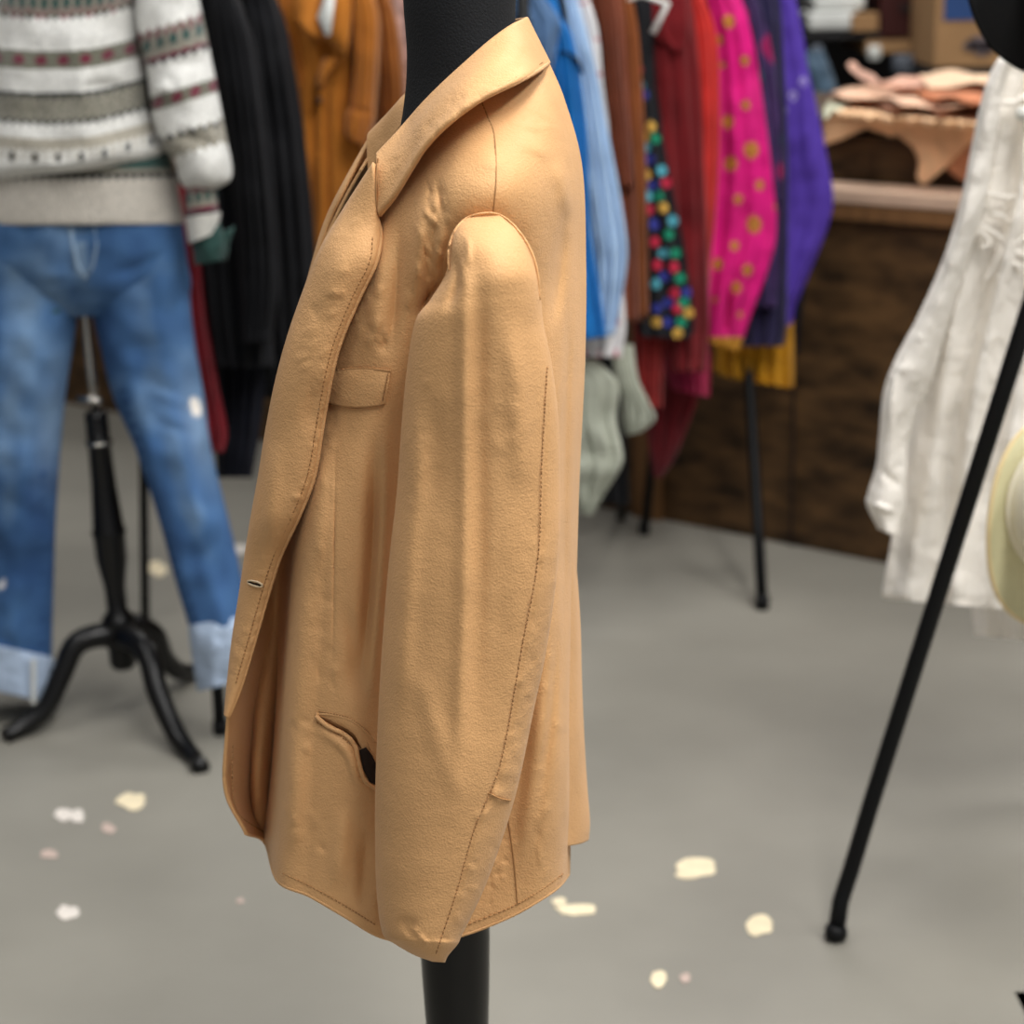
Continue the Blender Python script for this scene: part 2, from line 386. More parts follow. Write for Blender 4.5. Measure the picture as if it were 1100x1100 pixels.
# storage shelf far behind
sy = 6.9
sh = thing('storage_shelf', 'dark storage shelf with wooden boards at the back, loaded with boxes', 'shelf', tuple(Vector((p1(950, 60, sy).x, sy+.3, 0))))
def hx(px, py, Y): return p1(px, py, Y)
def boxpx(mb, x0, y0, x1, y1, Y, dep):
    a = p1(x0, y1, Y); b = p1(x1, y0, Y); mb.box(((a.x+b.x)/2, Y+dep/2, (a.z+b.z)/2), (abs(b.x-a.x)/2, dep/2, abs(b.z-a.z)/2)); return mb
M['dark_metal'] = mat('dark_shelf', rgb(38, 37, 38), .6)
for (x0, y0, x1, y1, m) in ((850, 34, 946, 42, 'dark_metal'), (930, 42, 1010, 57, 'wood'), (850, 150, 1120, 160, 'dark_metal')):
    boxpx(MB(), x0, y0, x1, y1, sy, .5).build('shelf_board', M[m], sh, smooth=False)
for x in (848, 1125):
    a = p1(x, 60, sy); MB().box((a.x, sy+.25, 1.1), (.02, .25, 1.1)).build('upright', M['dark_metal'], sh, smooth=False)
MB().box((sh.location.x+.1, sy+.53, 1.1), (.52, .01, 1.1)).build('back_panel', M['dark_metal'], sh, smooth=False)
M['white_plastic'] = mat('white_plastic', rgb(214, 216, 212), .6)
M['card'] = mat('cardboard', rgb(158, 122, 84), .85, (60, .1, .001), .08, 10)
M['maroon_box'] = mat('maroon_lacquer', rgb(64, 26, 24), .4)
M['blue_ink'] = mat('blue_print', rgb(42, 72, 124), .7); M['faint_ink'] = mat('faded_blue_print', rgb(98, 88, 92), .8)
M['grey_plastic'] = mat('grey_plastic', rgb(92, 98, 108), .5)
b1 = thing('paper_stack', 'stack of white paper bags on the dark shelf at the back', 'bags', tuple(p1(900, 33, sy+.15)))
for i, (x0, y0, x1, y1) in enumerate(((868, 12, 922, 33), (874, -6, 930, 12), (890, -30, 938, -6))):
    boxpx(MB(), x0, y0, x1, y1, sy+.03*i, .25).build('bag', M['white_plastic'], b1, smooth=False, mods=[('bevel', .015)])
o = boxpx(MB(), 915, 14, 944, 34, sy-.02, .1).build('small_carton', M['card'], None, smooth=False, mods=[('bevel', .004)]); tag(o, 'small brown carton beside the white bags on the back shelf', 'box')
mx = thing('drawer_box', 'dark maroon wooden drawer box standing on the pale shelf board', 'box', tuple(p1(975, 42, sy+.15)))
boxpx(MB(), 945, -40, 1001, 41, sy+.02, .3).build('body', M['maroon_box'], mx, smooth=False, mods=[('bevel', .006)])
boxpx(MB(), 968, 5, 990, 11, sy, .025).build('handle', M['dark_metal'], mx, smooth=False)
MB().tube([p1(992, 22, sy+.02), p1(992, 22, sy-.015)], .014, 12).build('knob', M['wood_brown'], mx)
cb = thing('cardboard_box', 'large brown cardboard box with a blue printed panel, above the hides', 'box', tuple(p1(1040, 75, 6.55)))
boxpx(MB(), 1003, -60, 1090, 73, 6.5, .4).build('carton', M['card'], cb, smooth=False, mods=[('bevel', .006)])
boxpx(MB(), 1014, -30, 1062, 22, 6.494, .006).build('blue_panel', M['blue_ink'], cb, smooth=False)
sp = MB()
for dx, dy, r in ((0, 0, 12), (10, 4, 9), (-9, 3, 8), (4, 8, 9)):
    c = p1(1052+dx, 46+dy, 6.49); v = [c+Vector((r*.003*math.cos(t*.5), 0, r*.0018*math.sin(t*.5))) for t in range(12)]
    n = len(v); sp.add(v+[q+Vector((0, .01, 0)) for q in v], [list(range(n)), list(range(n, 2*n))[::-1]]+[[i, (i+1) % n, (i+1) % n+n, i+n] for i in range(n)])
sp.build('printed_blot', M['faint_ink'], cb, smooth=False)
boxpx(MB(), 1000, 73, 1092, 80, 6.5, .4).build('shelf_board', M['dark_metal'], sh, smooth=False)
for x0, y0, x1, y1, m, nm, lb in ((958, 60, 984, 79, 'grey_plastic', 'plastic_bin', 'blue-grey plastic bin behind the curled hide strip'), (984, 60, 1006, 74, 'white_plastic', 'cloth_bundle', 'small white cloth bundle beside the grey bin'),
        (932, 50, 946, 64, 'white_plastic', 'cup', 'small pale cup under the pale shelf board'), (870, 50, 884, 70, 'grey_plastic', 'jar', 'small grey jar under the dark shelf')):
    c = p1((x0+x1)/2, y1, sy-.05); rr = (x1-x0)/2*sy/FPX; hh = (y1-y0)*sy/FPX
    o = MB().lathe(c, [(rr*.75, 0), (rr*.95, hh*.1), (rr, hh*.5), (rr*.96, hh*.9), (rr*.8, hh)], 16).build(nm, M[m]); tag(o, lb, nm.replace('_', ' '))
cloth('grey_blue_cloth', (70, 92, 112), .3)
V, Fc, C, G = loft([(862, 56, 884, 54, sy-.2, .03), (862, 75, 892, 72, sy-.2, .07), (865, 95, 900, 98, sy-.2, .08), (868, 118, 903, 112, sy-.2, .07)], 24, 24, nz=.03, nsc=14)
tag(build('folded_cloth', V, Fc, M['grey_blue_cloth']), 'heap of grey-blue folded cloth behind the purple shirt', 'cloth')
# pale patches on the concrete
M['patch'] = mat('pale_residue', rgb(226, 212, 180), .8, (80, .3, .002), .1, 30)
M['patch_w'] = mat('white_residue', rgb(215, 208, 200), .8, (80, .3, .002), .1, 30)
M['patch_p'] = mat('pink_residue', rgb(183, 164, 154), .8, None, .1, 30)
patches = [(143, 861, 17, 8, 'patch', 'round cream patch on the floor left of the jacket'), (70, 876, 10, 6, 'patch_w', 'white double patch on the floor, left of the round cream one'),
 (82, 877, 9, 7, 'patch_w', None), (53, 918, 9, 5, 'patch_p', 'faint pink patch on the floor at the far left'), (72, 980, 11, 8, 'patch_w', 'small white patch on the floor at lower left'),
 (745, 934, 22, 11, 'patch', 'largest cream patch on the floor right of the jacket'), (620, 978, 22, 6, 'patch', 'thin cream patch on the floor just below the jacket hem'),
 (816, 995, 14, 12, 'patch', 'cream patch on the floor between the jacket and the black rack foot'), (707, 1052, 9, 8, 'patch', 'small cream patch on the floor, left of a tiny pink one'),
 (736, 1051, 6, 5, 'patch_p', 'tiny pinkish patch on the floor right of a small cream one'), (168, 611, 12, 7, 'patch', 'cream patch on the floor seen between the denim legs and the stand'),
 (257, 590, 12, 5, 'patch_w', 'thin white patch on the floor against the jacket edge'), (117, 890, 8, 5, 'patch_p', 'faint brownish smear under the round cream patch'), (258, 968, 4, 3, 'patch_p', 'tiny pink speck on the floor left of the jacket hem')]
def patch(cx, cy, rx, ry, sd):
    n = 22; v = []
    for k in range(n):
        q = 2*math.pi*k/n; r = 1+.45*mnoise.noise(Vector((math.cos(q)*1.6, math.sin(q)*1.6, sd)))
        v.append(fl(cx+rx*r*math.cos(q), cy+ry*r*math.sin(q), .0004))
    return v+[q+Vector((0, 0, .0012)) for q in v], [list(range(n))[::-1], list(range(n, 2*n))]+[[i, (i+1) % n, (i+1) % n+n, i+n] for i in range(n)]
pm = None
for i, (cx, cy, rx, ry, m, lb) in enumerate(patches):
    v, f = patch(cx, cy, rx, ry, i*2.3)
    if cx == 82: continue
    mb = MB().add(v, f)
    if cx == 70: v, f = patch(83, 877, 8, 7, 1.1); mb.add([q+Vector((0, 0, .0004)) for q in v], f)
    if cx == 620: v, f = patch(601, 969, 8, 4, 1.1); mb.add([q+Vector((0, 0, .0004)) for q in v], f)
    tag(mb.build('floor_patch', M[m], smooth=False), lb, 'floor patch', 'pale patches on the concrete floor')
# ---------------------------------------------------------------- tan leather jacket
YC = 1.80
# dress form first
df = thing('dress_form', 'black jersey dress form on a turned black post wearing the tan leather jacket', 'dress form', tuple(Vector((P(490, 1060, YC)[0], YC, 0))))
Vn, Fn, Cn, Gn = loft([(430, -130, 570, -130, YC, .05), (431, -60, 560, -60, YC, .055), (433, 0, 554, 0, YC, .058), (437, 60, 556, 40, YC, .06), (434, 110, 572, 80, YC, .066), (424, 160, 582, 120, YC, .085), (400, 215, 596, 170, YC, .115), (372, 300, 606, 280, YC, .13), (352, 420, 604, 400, YC, .135),
   (350, 560, 596, 560, YC, .12), (350, 700, 596, 700, YC, .13), (360, 820, 592, 820, YC, .13), (400, 900, 570, 900, YC, .10)], 90, 48, nz=.001)
build('torso', Vn, Fn, M['black_knit'], df)
b = df.location.copy()
x0 = b.x
zt = p1(485, 880, YC).z
MB().lathe((x0, YC, 0), [(.022, .10), (.03, .12), (.034, .2), (.026, .26), (.022, .3), (.03, .36), (.0325, .42), (.034, .47), (.0335, .5), (.028, .56), (.022, zt+.02)], 28).build('post', M['black_paint'], df)
for k in range(3):
    q = 1.0+k*2.094; d = Vector((math.cos(q), math.sin(q), 0)); c = Vector((x0, YC, 0))
    MB().tube([c+d*.02+Vector((0, 0, .2)), c+d*.07+Vector((0, 0, .21)), c+d*.13+Vector((0, 0, .16)), c+d*.19+Vector((0, 0, .07)), c+d*.26+Vector((0, 0, .03)), c+d*.3+Vector((0, 0, .017))], [.024, .026, .022, .018, .016, .014], 12).build('leg', M['black_paint'], df)

jk = thing('leather_jacket', 'tan leather blazer with long rolled lapels worn by the black dress form in front', 'jacket', tuple(p1(490, 1000, YC)))
rows = [
 [(398,200,1.735),(405,190,1.725),(415,178,1.72),(430,162,1.715),(447,148,1.71),(465,132,1.705),(485,115,1.705),(505,102,1.71),(525,92,1.72),(545,84,1.74),(566,76,1.765),(588,66,1.80)],
 [(372,240,1.735),(385,235,1.715),(405,228,1.695),(425,215,1.675),(445,197,1.665),(468,175,1.655),(492,158,1.648),(516,146,1.65),(540,136,1.663),(565,126,1.69),(590,116,1.735),(606,110,1.80)],
 [(345,290,1.735),(365,285,1.71),(390,278,1.68),(415,268,1.66),(440,255,1.64),(465,240,1.62),(490,225,1.605),(520,215,1.60),(550,208,1.61),(578,200,1.645),(606,192,1.71),(624,180,1.80)],
 [(322,345,1.735),(345,345,1.71),(370,345,1.68),(400,342,1.655),(430,340,1.642),(460,335,1.645),(490,330,1.65),(520,325,1.65),(550,320,1.65),(578,312,1.658),(606,300,1.715),(628,280,1.80)],
 [(293,440,1.735),(315,440,1.71),(345,440,1.69),(372,440,1.665),(400,438,1.648),(430,437,1.65),(470,435,1.66),(510,433,1.665),(550,430,1.665),(585,422,1.668),(608,410,1.715),(627,390,1.80)],
 [(270,560,1.73),(304,560,1.76),(328,562,1.672),(355,565,1.648),(382,565,1.64),(410,565,1.645),(460,562,1.66),(510,560,1.665),(555,558,1.665),(588,552,1.668),(606,540,1.71),(621,515,1.80)],
 [(254,680,1.735),(298,683,1.80),(316,690,1.662),(348,695,1.638),(380,696,1.628),(410,696,1.635),(460,692,1.655),(510,690,1.66),(560,685,1.66),(590,678,1.662),(605,668,1.705),(617,650,1.795)],
 [(243,790,1.73),(288,797,1.82),(307,812,1.655),(340,816,1.628),(375,818,1.615),(410,818,1.622),(460,815,1.65),(510,808,1.66),(560,798,1.66),(592,788,1.662),(606,776,1.705),(612,765,1.79)],
 [(242,850,1.73),(283,868,1.81),(302,893,1.652),(337,900,1.622),(374,908,1.610),(410,915,1.612),(458,915,1.645),(505,908,1.655),(556,895,1.66),(588,880,1.665),(606,868,1.705),(612,860,1.785)],
 [(264,895,1.73),(285,905,1.79),(299,946,1.65),(333,962,1.617),(371,984,1.602),(410,1006,1.60),(456,1012,1.64),(500,1003,1.652),(548,984,1.66),(580,966,1.67),(600,952,1.70),(611,938,1.775)]]
bc = [([(590,168),(604,196),(610,240)], 9, .010), ([(608,215),(598,300),(592,360)], 8, -.014), ([(545,150),(580,160),(597,178)], 9, .004),
 ([(612,300),(607,420),(604,560),(606,700)], 5, -.010), ([(619,380),(614,560),(613,760),(613,900)], 5, .008), ([(600,620),(592,760),(578,880)], 6, -.008),
 ([(590,700),(570,850),(555,960)], 9, .006), ([(608,640),(608,930)], 4, .006),
 ([(455,200),(449,300),(444,345)], 7, .007), ([(432,225),(428,300),(418,400)], 7, -.008), ([(470,190),(478,240)], 6, -.005), ([(478,235),(466,300)], 5, .006), ([(415,240),(405,330),(398,390)], 8, .006),
 ([(487,292),(462,315),(446,345)], 5, -.010), ([(400,450),(402,560),(392,700),(385,780)], 9, -.010), ([(414,440),(412,560),(402,700),(396,770)], 7, .008),
 ([(372,640),(380,700),(376,760)], 9, -.005), ([(362,460),(360,560),(359,650),(357,748)], 1.8, -.0016), ([(350,450),(345,560),(338,640)], 10, .005), ([(395,880),(388,990)], 9, -.006), ([(370,860),(362,960)], 10, .006), ([(320,780),(314,930)], 10, .004),
 ([(336,766),(372,786),(384,800),(392,830),(408,846)], 4, -.005), ([(330,778),(364,798),(377,816),(384,838),(402,853)], 4, .004), ([(520,150),(530,190)], 14, .003), ([(285,700),(282,860)], 8, -.006), ([(262,760),(262,870)], 9, .004)]
def puckers(path, n, ln, ang, wd, am, sd):
    r_ = random.Random(sd); pl = smooth_poly(path, 200); out = []
    for _ in range(n):
        x, y = pl[r_.randrange(200)]; x += r_.uniform(-1, 1)*ln*.7; a = math.radians(ang+r_.uniform(-28, 28)); l = ln*r_.uniform(.5, 1.1)
        out.append(([(x-l*math.cos(a)/2, y-l*math.sin(a)/2), (x+r_.uniform(-1.5, 1.5), y+r_.uniform(-1.5, 1.5)), (x+l*math.cos(a)/2, y+l*math.sin(a)/2)], wd*r_.uniform(.7, 1.3), am*r_.choice((-1, 1, 1))*r_.uniform(.6, 1.2)))
    return out
bc += puckers([(470,200),(455,330)], 26, 26, 80, 3, .0016, 1)+puckers([(400,260),(395,380)], 14, 30, 85, 4, .0014, 2)+puckers([(345,450),(345,640),(350,740)], 30, 26, 70, 4, .0009, 12)+puckers([(560,120),(600,170)], 16, 34, 35, 4, .0012, 13)+puckers([(255,800),(255,870),(280,895)], 20, 16, 40, 3, .0012, 14)+puckers([(310,760),(330,930)], 16, 26, 50, 5, .0012, 15)+puckers([(545,900),(520,980)], 16, 14, 20, 2.5, .0009, 16)+puckers([(600,700),(590,950)], 14, 30, 85, 4, .0010, 17)
Gb = surface(rows, 330, 300, bc, .0012, 20)
surf_obj('body', Gb, M['tan'], jk, .0028)
def far(G):   # the far half hangs a little further forward at the neck
    G = G.copy(); G[..., 0] -= 24*np.clip(1-(G[..., 1]-170)/260, 0, 1)*np.clip((545-G[..., 0])/100, 0, 1)*(G[..., 1] < 430); return G
Gf = far(Gb)
surf_obj('body', Gf, M['tan'], jk, .0028, mirror=YC)
vr = [[(600,y,1.735),(606,y-1,1.738),(612,y-2,1.745),((612+r)/2+1,y-4,1.762),(r-1.5,y-7,1.785),(r,y-9,1.81),(r-5,y-9,1.85)] for y, r in ((560,613),(620,618),(680,622),(740,623.5),(800,626),(850,629),(890,632),(910,631))]
Gv = surface(vr, 120, 40, [], .001, 20)
surf_obj('vent_flap', Gv, M['tan'], jk, .0028)
# sleeves
sl = [(500,233,538,231,1.600,.006),(489,246,556,248,1.592,.030),(484,262,568,268,1.585,.045),(479,293,577,292,1.58,.055),(462,322,581,318,1.578,.056),(446,345,584,348,1.578,.056),(437,396,593,392,1.578,.055),(431,460,600,452,1.578,.055),(426,530,602,520,1.576,.055),(417,610,600,600,1.572,.055),(410,700,588,692,1.57,.055),(406,770,573,765,1.568,.055),(403,850,555,850,1.565,.055),(403,920,534,918,1.562,.052),(405,965,517,962,1.56,.048),(411,1003,497,1003,1.558,.045),(424,1014,492,1014,1.557,.043),(445,1026,482,1026,1.557,.03),(464,1033,478,1034,1.557,.012)]
sc = [([(500,240),(499,400),(500,560),(497,700),(490,860)], 9, .0055), ([(515,260),(514,460),(514,640),(508,800)], 10, -.0045), ([(497,250),(503,262),(501,290)], 4, .003), ([(486,268),(492,300),(478,340)], 5, -.007), ([(497,275),(494,310)], 4, .004),
 ([(545,320),(556,420),(560,540)], 14, .006), ([(450,400),(446,520),(436,640),(428,800)], 12, .006), ([(470,420),(466,560)], 14, -.004), ([(540,560),(530,700),(505,840)], 16, -.004), ([(560,640),(590,650)], 4, .003), ([(556,690),(582,704)], 4, .003),
 ([(552,730),(574,738)], 4, .003), ([(546,770),(566,764)], 4, .0025), ([(540,806),(560,800)], 4, .003), ([(525,850),(548,857)], 3.5, .003), ([(565,610),(592,600)], 5, .002), ([(505,880),(530,870)], 5, .002), ([(425,985),(450,1002)], 7, -.003), ([(440,700),(500,880)], 12, .003),
 ([(590,394),(584,500),(580,600),(562,700),(540,820),(512,890),(492,960),(470,1026)], 2.2, -.0022)]
sc = [c for c in sc if not (c[1] in (4, 5) and len(c[0]) == 2 and 600 < c[0][0][1] < 815)]
sc += puckers([(594,560),(580,680),(560,780),(545,850)], 60, 20, 15, 2.4, .0014, 3)+puckers([(520,900),(490,1010)], 12, 20, 20, 3, .0010, 4)+puckers([(430,990),(470,1015)], 10, 18, 60, 3, .0010, 5)+puckers([(450,360),(440,560)], 10, 24, 100, 4, .0008, 6)+puckers([(540,420),(560,620)], 12, 40, 80, 6, .0008, 8)
o, Gs = cloth_part('sleeve', sl, M['tan'], jk, nv=300, nu=160, cre=sc, nz=.0009, nsc=22)
cloth_part('sleeve', sl, M['tan'], jk, mirror=YC+.01, nv=90, nu=60, cre=sc[:4], nz=.003, nsc=16)
# lapel
lr = [((402,175),(405,232)),((370,225),(409,252)),((345,268),(404,282)),((325,318),(385,322)),((309,365),(366,367)),((297,410),(356,405)),((287,460),(347,455)),((279,510),(338,510)),((270,560),(322,553)),((263,605),(301,598)),((257,645),(287,642)),((250,690),(273,691)),((245,735),(259,737)),((242,768),(245,772))]
Ye = [1.672,1.668,1.655,1.655,1.656,1.658,1.664,1.664,1.668,1.69,1.70,1.703,1.705,1.703]
LR = []
for ((x0_, y0_), (x1_, y1_)), ye in zip(lr, Ye):
    wd = x1_-x0_; f = min(1, wd/50); r = []
    for u, dy in ((.10, .052), (.02, .04), (0, .025), (.05, .006), (.2, -.004), (.45, -.010), (.7, -.010), (.9, -.006), (1, 0)):
        r.append((x0_+wd*u, y0_+(y1_-y0_)*u, ye+(1-u)**1.5*.018*f+dy*(.35+.65*f)))
    LR.append(r)
lc = [([(300,470),(292,540),(288,600)], 9, .005), ([(340,400),(330,470)], 9, -.003), ([(375,260),(345,340)], 12, .004)]
lc += puckers([(352,440),(334,520),(300,590),(272,670),(256,730)], 46, 15, 25, 2.2, .0011, 9)+puckers([(385,230),(350,330),(325,430)], 26, 22, 130, 3.4, .0009, 10)
Gl = surface(LR, 220, 60, lc, .0012, 24)
surf_obj('lapel', Gl, M['tan'], jk, .0028)
surf_obj('lapel', far(Gl), M['tan'], jk, .0028, mirror=YC)
# collar
ctp = [(405,166),(425,145),(440,128),(455,111),(476,90),(500,68),(525,46),(548,29),(566,20)]
cbt = [(407,231),(424,211),(443,180),(459,156),(484,131),(517,107),(556,88),(576,77),(590,68)]
cy0 = [1.70,1.705,1.71,1.705,1.70,1.702,1.715,1.745,1.80]; cy1 = [1.672,1.658,1.648,1.64,1.634,1.638,1.665,1.715,1.80]
CR = []
for (a, bq, ya, yb) in zip(ctp, cbt, cy0, cy1):
    dx, dy = bq[0]-a[0], bq[1]-a[1]; k = 1 if ya < 1.79 else 0
    CR.append([(a[0]+dx*.35, a[1]+dy*.6, ya+.030*k), (a[0]+dx*.08, a[1]+dy*.12, ya+.016*k), (a[0], a[1], ya+.004*k), (a[0]+dx*.12, a[1]+dy*.12, ya-.008*k), (a[0]+dx*.4, a[1]+dy*.4, ya*.6+yb*.4-.012*k), (a[0]+dx*.75, a[1]+dy*.75, ya*.25+yb*.75-.010*k), (a[0]+dx*.95, a[1]+dy*.95, yb-.006*k), (bq[0], bq[1], yb)])
Gc = surface(CR, 150, 60, [([(470,120),(540,62)], 10, .002), ([(500,105),(560,70)], 6, -.0015)]+puckers([(430,180),(470,130),(530,85),(575,50)], 30, 24, -25, 3.2, .0009, 11), .0012, 26)
surf_obj('collar', Gc, M['tan'], jk, .003)
surf_obj('collar', far(Gc), M['tan'], jk, .003, mirror=YC)
sfb = sampler(Gb[::3, ::3]); frs = Gs[:, :80]; sfs = sampler(frs[::2, ::2]); sfl = sampler(Gl[::2, ::2]); sfc = sampler(Gc[::2, ::2])
# seams and top stitching
def seamp(poly, sf, r=.0007, off=.0018, n=60):
    mb = MB(); seam(mb, poly, sf, r, off, n); mb.build('seam', M['thread'], jk)
def stp(poly, sf, off):
    mb = MB(); stitch(mb, poly, sf, off=off); mb.build('top_stitching', M['thread'], jk)
seamp([(517,108),(524,126),(531,146),(533,190),(530,228)], sfb)
seamp([(406,170),(404,200),(405,232)], sfl, off=.0020)
seamp([(546,880),(552,925),(556,972)], sfb, off=.0018)
seamp([(525,852),(538,858),(549,860)], sfs, off=.0008)
stp([(588,394),(582,500),(578,600),(560,700),(538,820),(510,890),(490,960),(468,1026)], sfs, .0009)
stp([(303,938),(335,953),(372,974),(404,994)], sfb, .0019)
stp([(498,995),(548,975),(580,957),(606,938)], sfb, .0019)
stp([(250,800),(250,850),(258,876),(284,894)], sfb, .0019)
stp([(400,255),(397,282),(378,320),(359,367),(349,405),(340,455),(331,508),(315,551),(294,597),(280,641),(266,690),(253,735)], sfl, .0020)
stp([(427,204),(445,175),(462,151),(486,126),(518,102),(555,83),(585,66)], sfc, .0021)
stp([(340,776),(366,791),(381,806),(388,834),(402,848)], sfb, .0019)
stp([(342,764),(372,770),(392,783),(402,795)], sfb, .0019)
# piping along free edges
for poly, sf in (([(405,234),(409,253),(404,282),(385,322),(366,367),(356,405),(347,455),(338,510),(322,553),(301,598),(287,642),(273,691),(259,737),(245,772)], sfl), ([(408,231),(424,211),(443,180),(459,156),(484,131),(517,107),(556,88),(576,77),(588,69)], sfc)):
    pts = smooth_poly(poly, 90); pp = MB(); pp.tube([p1(x, y, sf(x, y, 0)) for x, y in pts], .0019, 8); pp.build('rolled_edge', M['tan'], jk)
hm = MB(); hm.tube([p1(*Gb[-1, j]) for j in range(0, 300, 3)], .002, 8);
hm.build('hem_edge', M['tan'], jk)
# shoulder seam ridge of the sleeve cap
cap = MB(); seam(cap, [(482,290),(482,268),(489,247),(504,233),(530,229),(550,240),(568,264),(577,290),(580,322)], sampler(frs[::2, ::2]), .0009, .0002, 70)
cap.build('armhole_seam', M['tan'], jk)
# chest pocket welt
wr = []
for t in np.linspace(0, 1, 8):
    tx, ty = 358+t*62, 399-3*math.sin(t*3.1)+0*t; bx, by = 353+t*61, 432+5*math.sin(t*3.0+.1)+t*1
    wr.append([(tx+(bx-tx)*u, ty+(by-ty)*u, sfb(tx+(bx-tx)*u, ty+(by-ty)*u, .003+.002*math.sin(math.pi*u)*1)) for u in np.linspace(0, 1, 6)])
Gw = surface(wr, 40, 24); ck = surf_obj('chest_pocket', Gw, M['tan'], jk, .0035); sfw = sampler(Gw)
w2 = MB(); stitch(w2, [(417,400),(411,431)], sfw, off=.003, step=4); seam(w2, [(353,433),(384,438),(414,434)], sfb, .0009, .001, 20)
seam(w2, [(358,399),(390,396),(420,399)], sfw, .0012, .001, 20)
w2.build('welt_stitching', M['thread'], ck)
# hip pocket: rolled lips and the dark mouth
hp = MB()
lip = smooth_poly([(339,769),(352,780),(370,789),(381,801),(386,822),(392,838),(404,848)], 50)
hp.tube([p1(x, y, sfb(x, y, .003)) for x, y in lip], .0021, 8)
lip2 = smooth_poly([(339,767),(358,768),(378,774),(394,787),(404,797)], 40)
hp.tube([p1(x, y, sfb(x, y, .001)) for x, y in lip2], .0014, 8)
hpo = hp.build('hip_pocket', M['tan'], jk)
mo = [(386,806),(393,803),(400,812),(405,822),(405,844),(397,840),(390,826)]
sheet('pocket_mouth', [p1(x, y, sfb(x, y, .0042)) for x, y in mo], M['slit'], hpo, .001, cuts=1)
mo = [(341,769),(356,773),(378,779),(394,795),(398,806),(388,804),(383,798),(370,786),(354,777)]
sheet('pocket_lining', [p1(x, y, sfb(x, y, .0012)) for x, y in mo], M['tan_in'], hpo, .001, cuts=0)
bh = MB(); 
el = [(266+8*math.cos(q)*1.0+8, 627+2.6*math.sin(q)+.25*8*math.cos(q)) for q in np.linspace(0, 2*math.pi, 20)]
bh.tube([p1(x, y, sfl(x, y, .0035)) for x, y in el], .0009, 6); bho = bh.build('buttonhole', M['thread_pale'], jk)
MB().tube([p1(267.5, 625, sfl(267, 625, .0035)), p1(280, 628.6, sfl(280, 628.6, .0035))], .0014, 6).build('buttonhole_slit', M['slit'], bho)
# ---------------------------------------------------------------- denim and knitwear on the left
YJ = 3.62
bs = fl(131, 768)
YJ = bs.y
ms = thing('mannequin_stand', 'black turned wooden tripod stand with chrome rod inside the blue jeans', 'mannequin stand', (bs.x, bs.y, 0))
def pz(py, px=120): return p1(px, py, YJ).z
def sx(py): return 92+(py-345)*(131-92)/(700-345)
zz = lambda y: pz(y, sx(y))
def cpt(y): return p1(sx(y), y, YJ)
MB().tube([cpt(200), cpt(345), cpt(442)], .008, 12).build('chrome_rod', M['chrome'], ms)
MB().tube([cpt(428)-Vector((.03, 0, 0)), cpt(430)+Vector((.015, -.01, 0))], .007, 10).build('clamp_screw', M['chrome'], ms)
prof = [(442, .019), (446, .021), (472, .021), (475, .025), (480, .021), (520, .023), (566, .029), (570, .032), (576, .030), (600, .029), (630, .020), (655, .019), (662, .030), (668, .033), (674, .030), (680, .026), (712, .025), (717, .020)]
def tb(prof, nm, m, par, n=24): MB().tube([cpt(y) for y, r in prof], [r for y, r in prof], n).build(nm, m, par)
tb(prof, 'turned_post', M['black_paint'], ms)
MB().tube([cpt(474), cpt(476)], .026, 20).build('ring', M['chrome'], ms); MB().tube([cpt(570), cpt(572)], .0325, 20).build('ring', M['black_metal'], ms)
for tip, mid in (((5, 791), [(112, 682), (82, 692), (66, 725), (48, 762), (22, 782)]), ((216, 824), [(136, 684), (158, 702), (170, 745), (190, 790), (208, 815)]), ((210, 722), [(140, 672), (165, 682), (176, 706), (190, 720), (202, 722)])):
    tf = fl(tip[0], tip[1], .012); pts = []; n = len(mid)
    for i, (x, y) in enumerate(mid):
        t = (i/(n))**1.2; Yv = YJ+(tf.y-YJ)*((i+.6)/(n+.6)); pts.append(p1(x, y, Yv))
    pts = [cpt(690)]+pts+[tf]
    pts = [Vector(q) for q in cr(np.array([tuple(p) for p in pts]), 26, 0)]; 
    MB().tube(pts, [.024-.009*abs(i-4)/22 if i < 22 else .016 for i in range(26)], 14).build('leg', M['black_paint'], ms)

def mix(a, b, t): t = min(1, max(0, t)); return tuple(a[i]*(1-t)+b[i]*t for i in range(3))
DB, DM, DL = rgb(44, 76, 122), rgb(68, 106, 150), rgb(134, 158, 180)
def jcol(px, py, x, s, fr):
    n = mnoise.noise(Vector((px*.012, py*.006, 3)))+.5*mnoise.noise(Vector((px*.05, py*.03, 9)))
    fade = math.exp(-((x+.05)/.45)**2)*.75*(1 if py < 560 else max(.25, 1-(py-560)/120))
    c = mix(DB, DM, .5+.7*n+.4*fade)
    c = mix(c, DL, max(0, fade*.55+n*.5-.15) + .5*math.exp(-((py-455)/60)**2)*math.exp(-((x-.8)/.4)**2))
    tr = ((px-210)/5.5)**2+((py-437-.5*(px-210))/8)**2+.9*mnoise.noise(Vector((px*.35, py*.25, 1)))
    if tr < 2.2: c = mix(rgb(225, 220, 212), c, tr-.9)
    if py < 300 and abs(px-80-(py-240)*.06) < 5: c = mix(c, DL, .7)
    if (px-61)**2+(py-334)**2 < 12 or (px-2)**2+(py-628)**2 < 14: c = rgb(50, 80, 90) if px > 30 else rgb(220, 220, 225)
    ix = 128+(py-428)*.317
    if py > 420 and 2 < px-ix < 9 and (py % 13) < 6: c = mix(c, DB, .8)
    if py > 500 and 8 < 58-px < 16 and (py % 13) < 6: c = mix(c, DB, .7)
    return c
jn = thing('jeans', 'faded blue jeans with turned-up cuffs and a torn knee, on the tripod stand', 'jeans', tuple(p1(90, 750, YJ)))
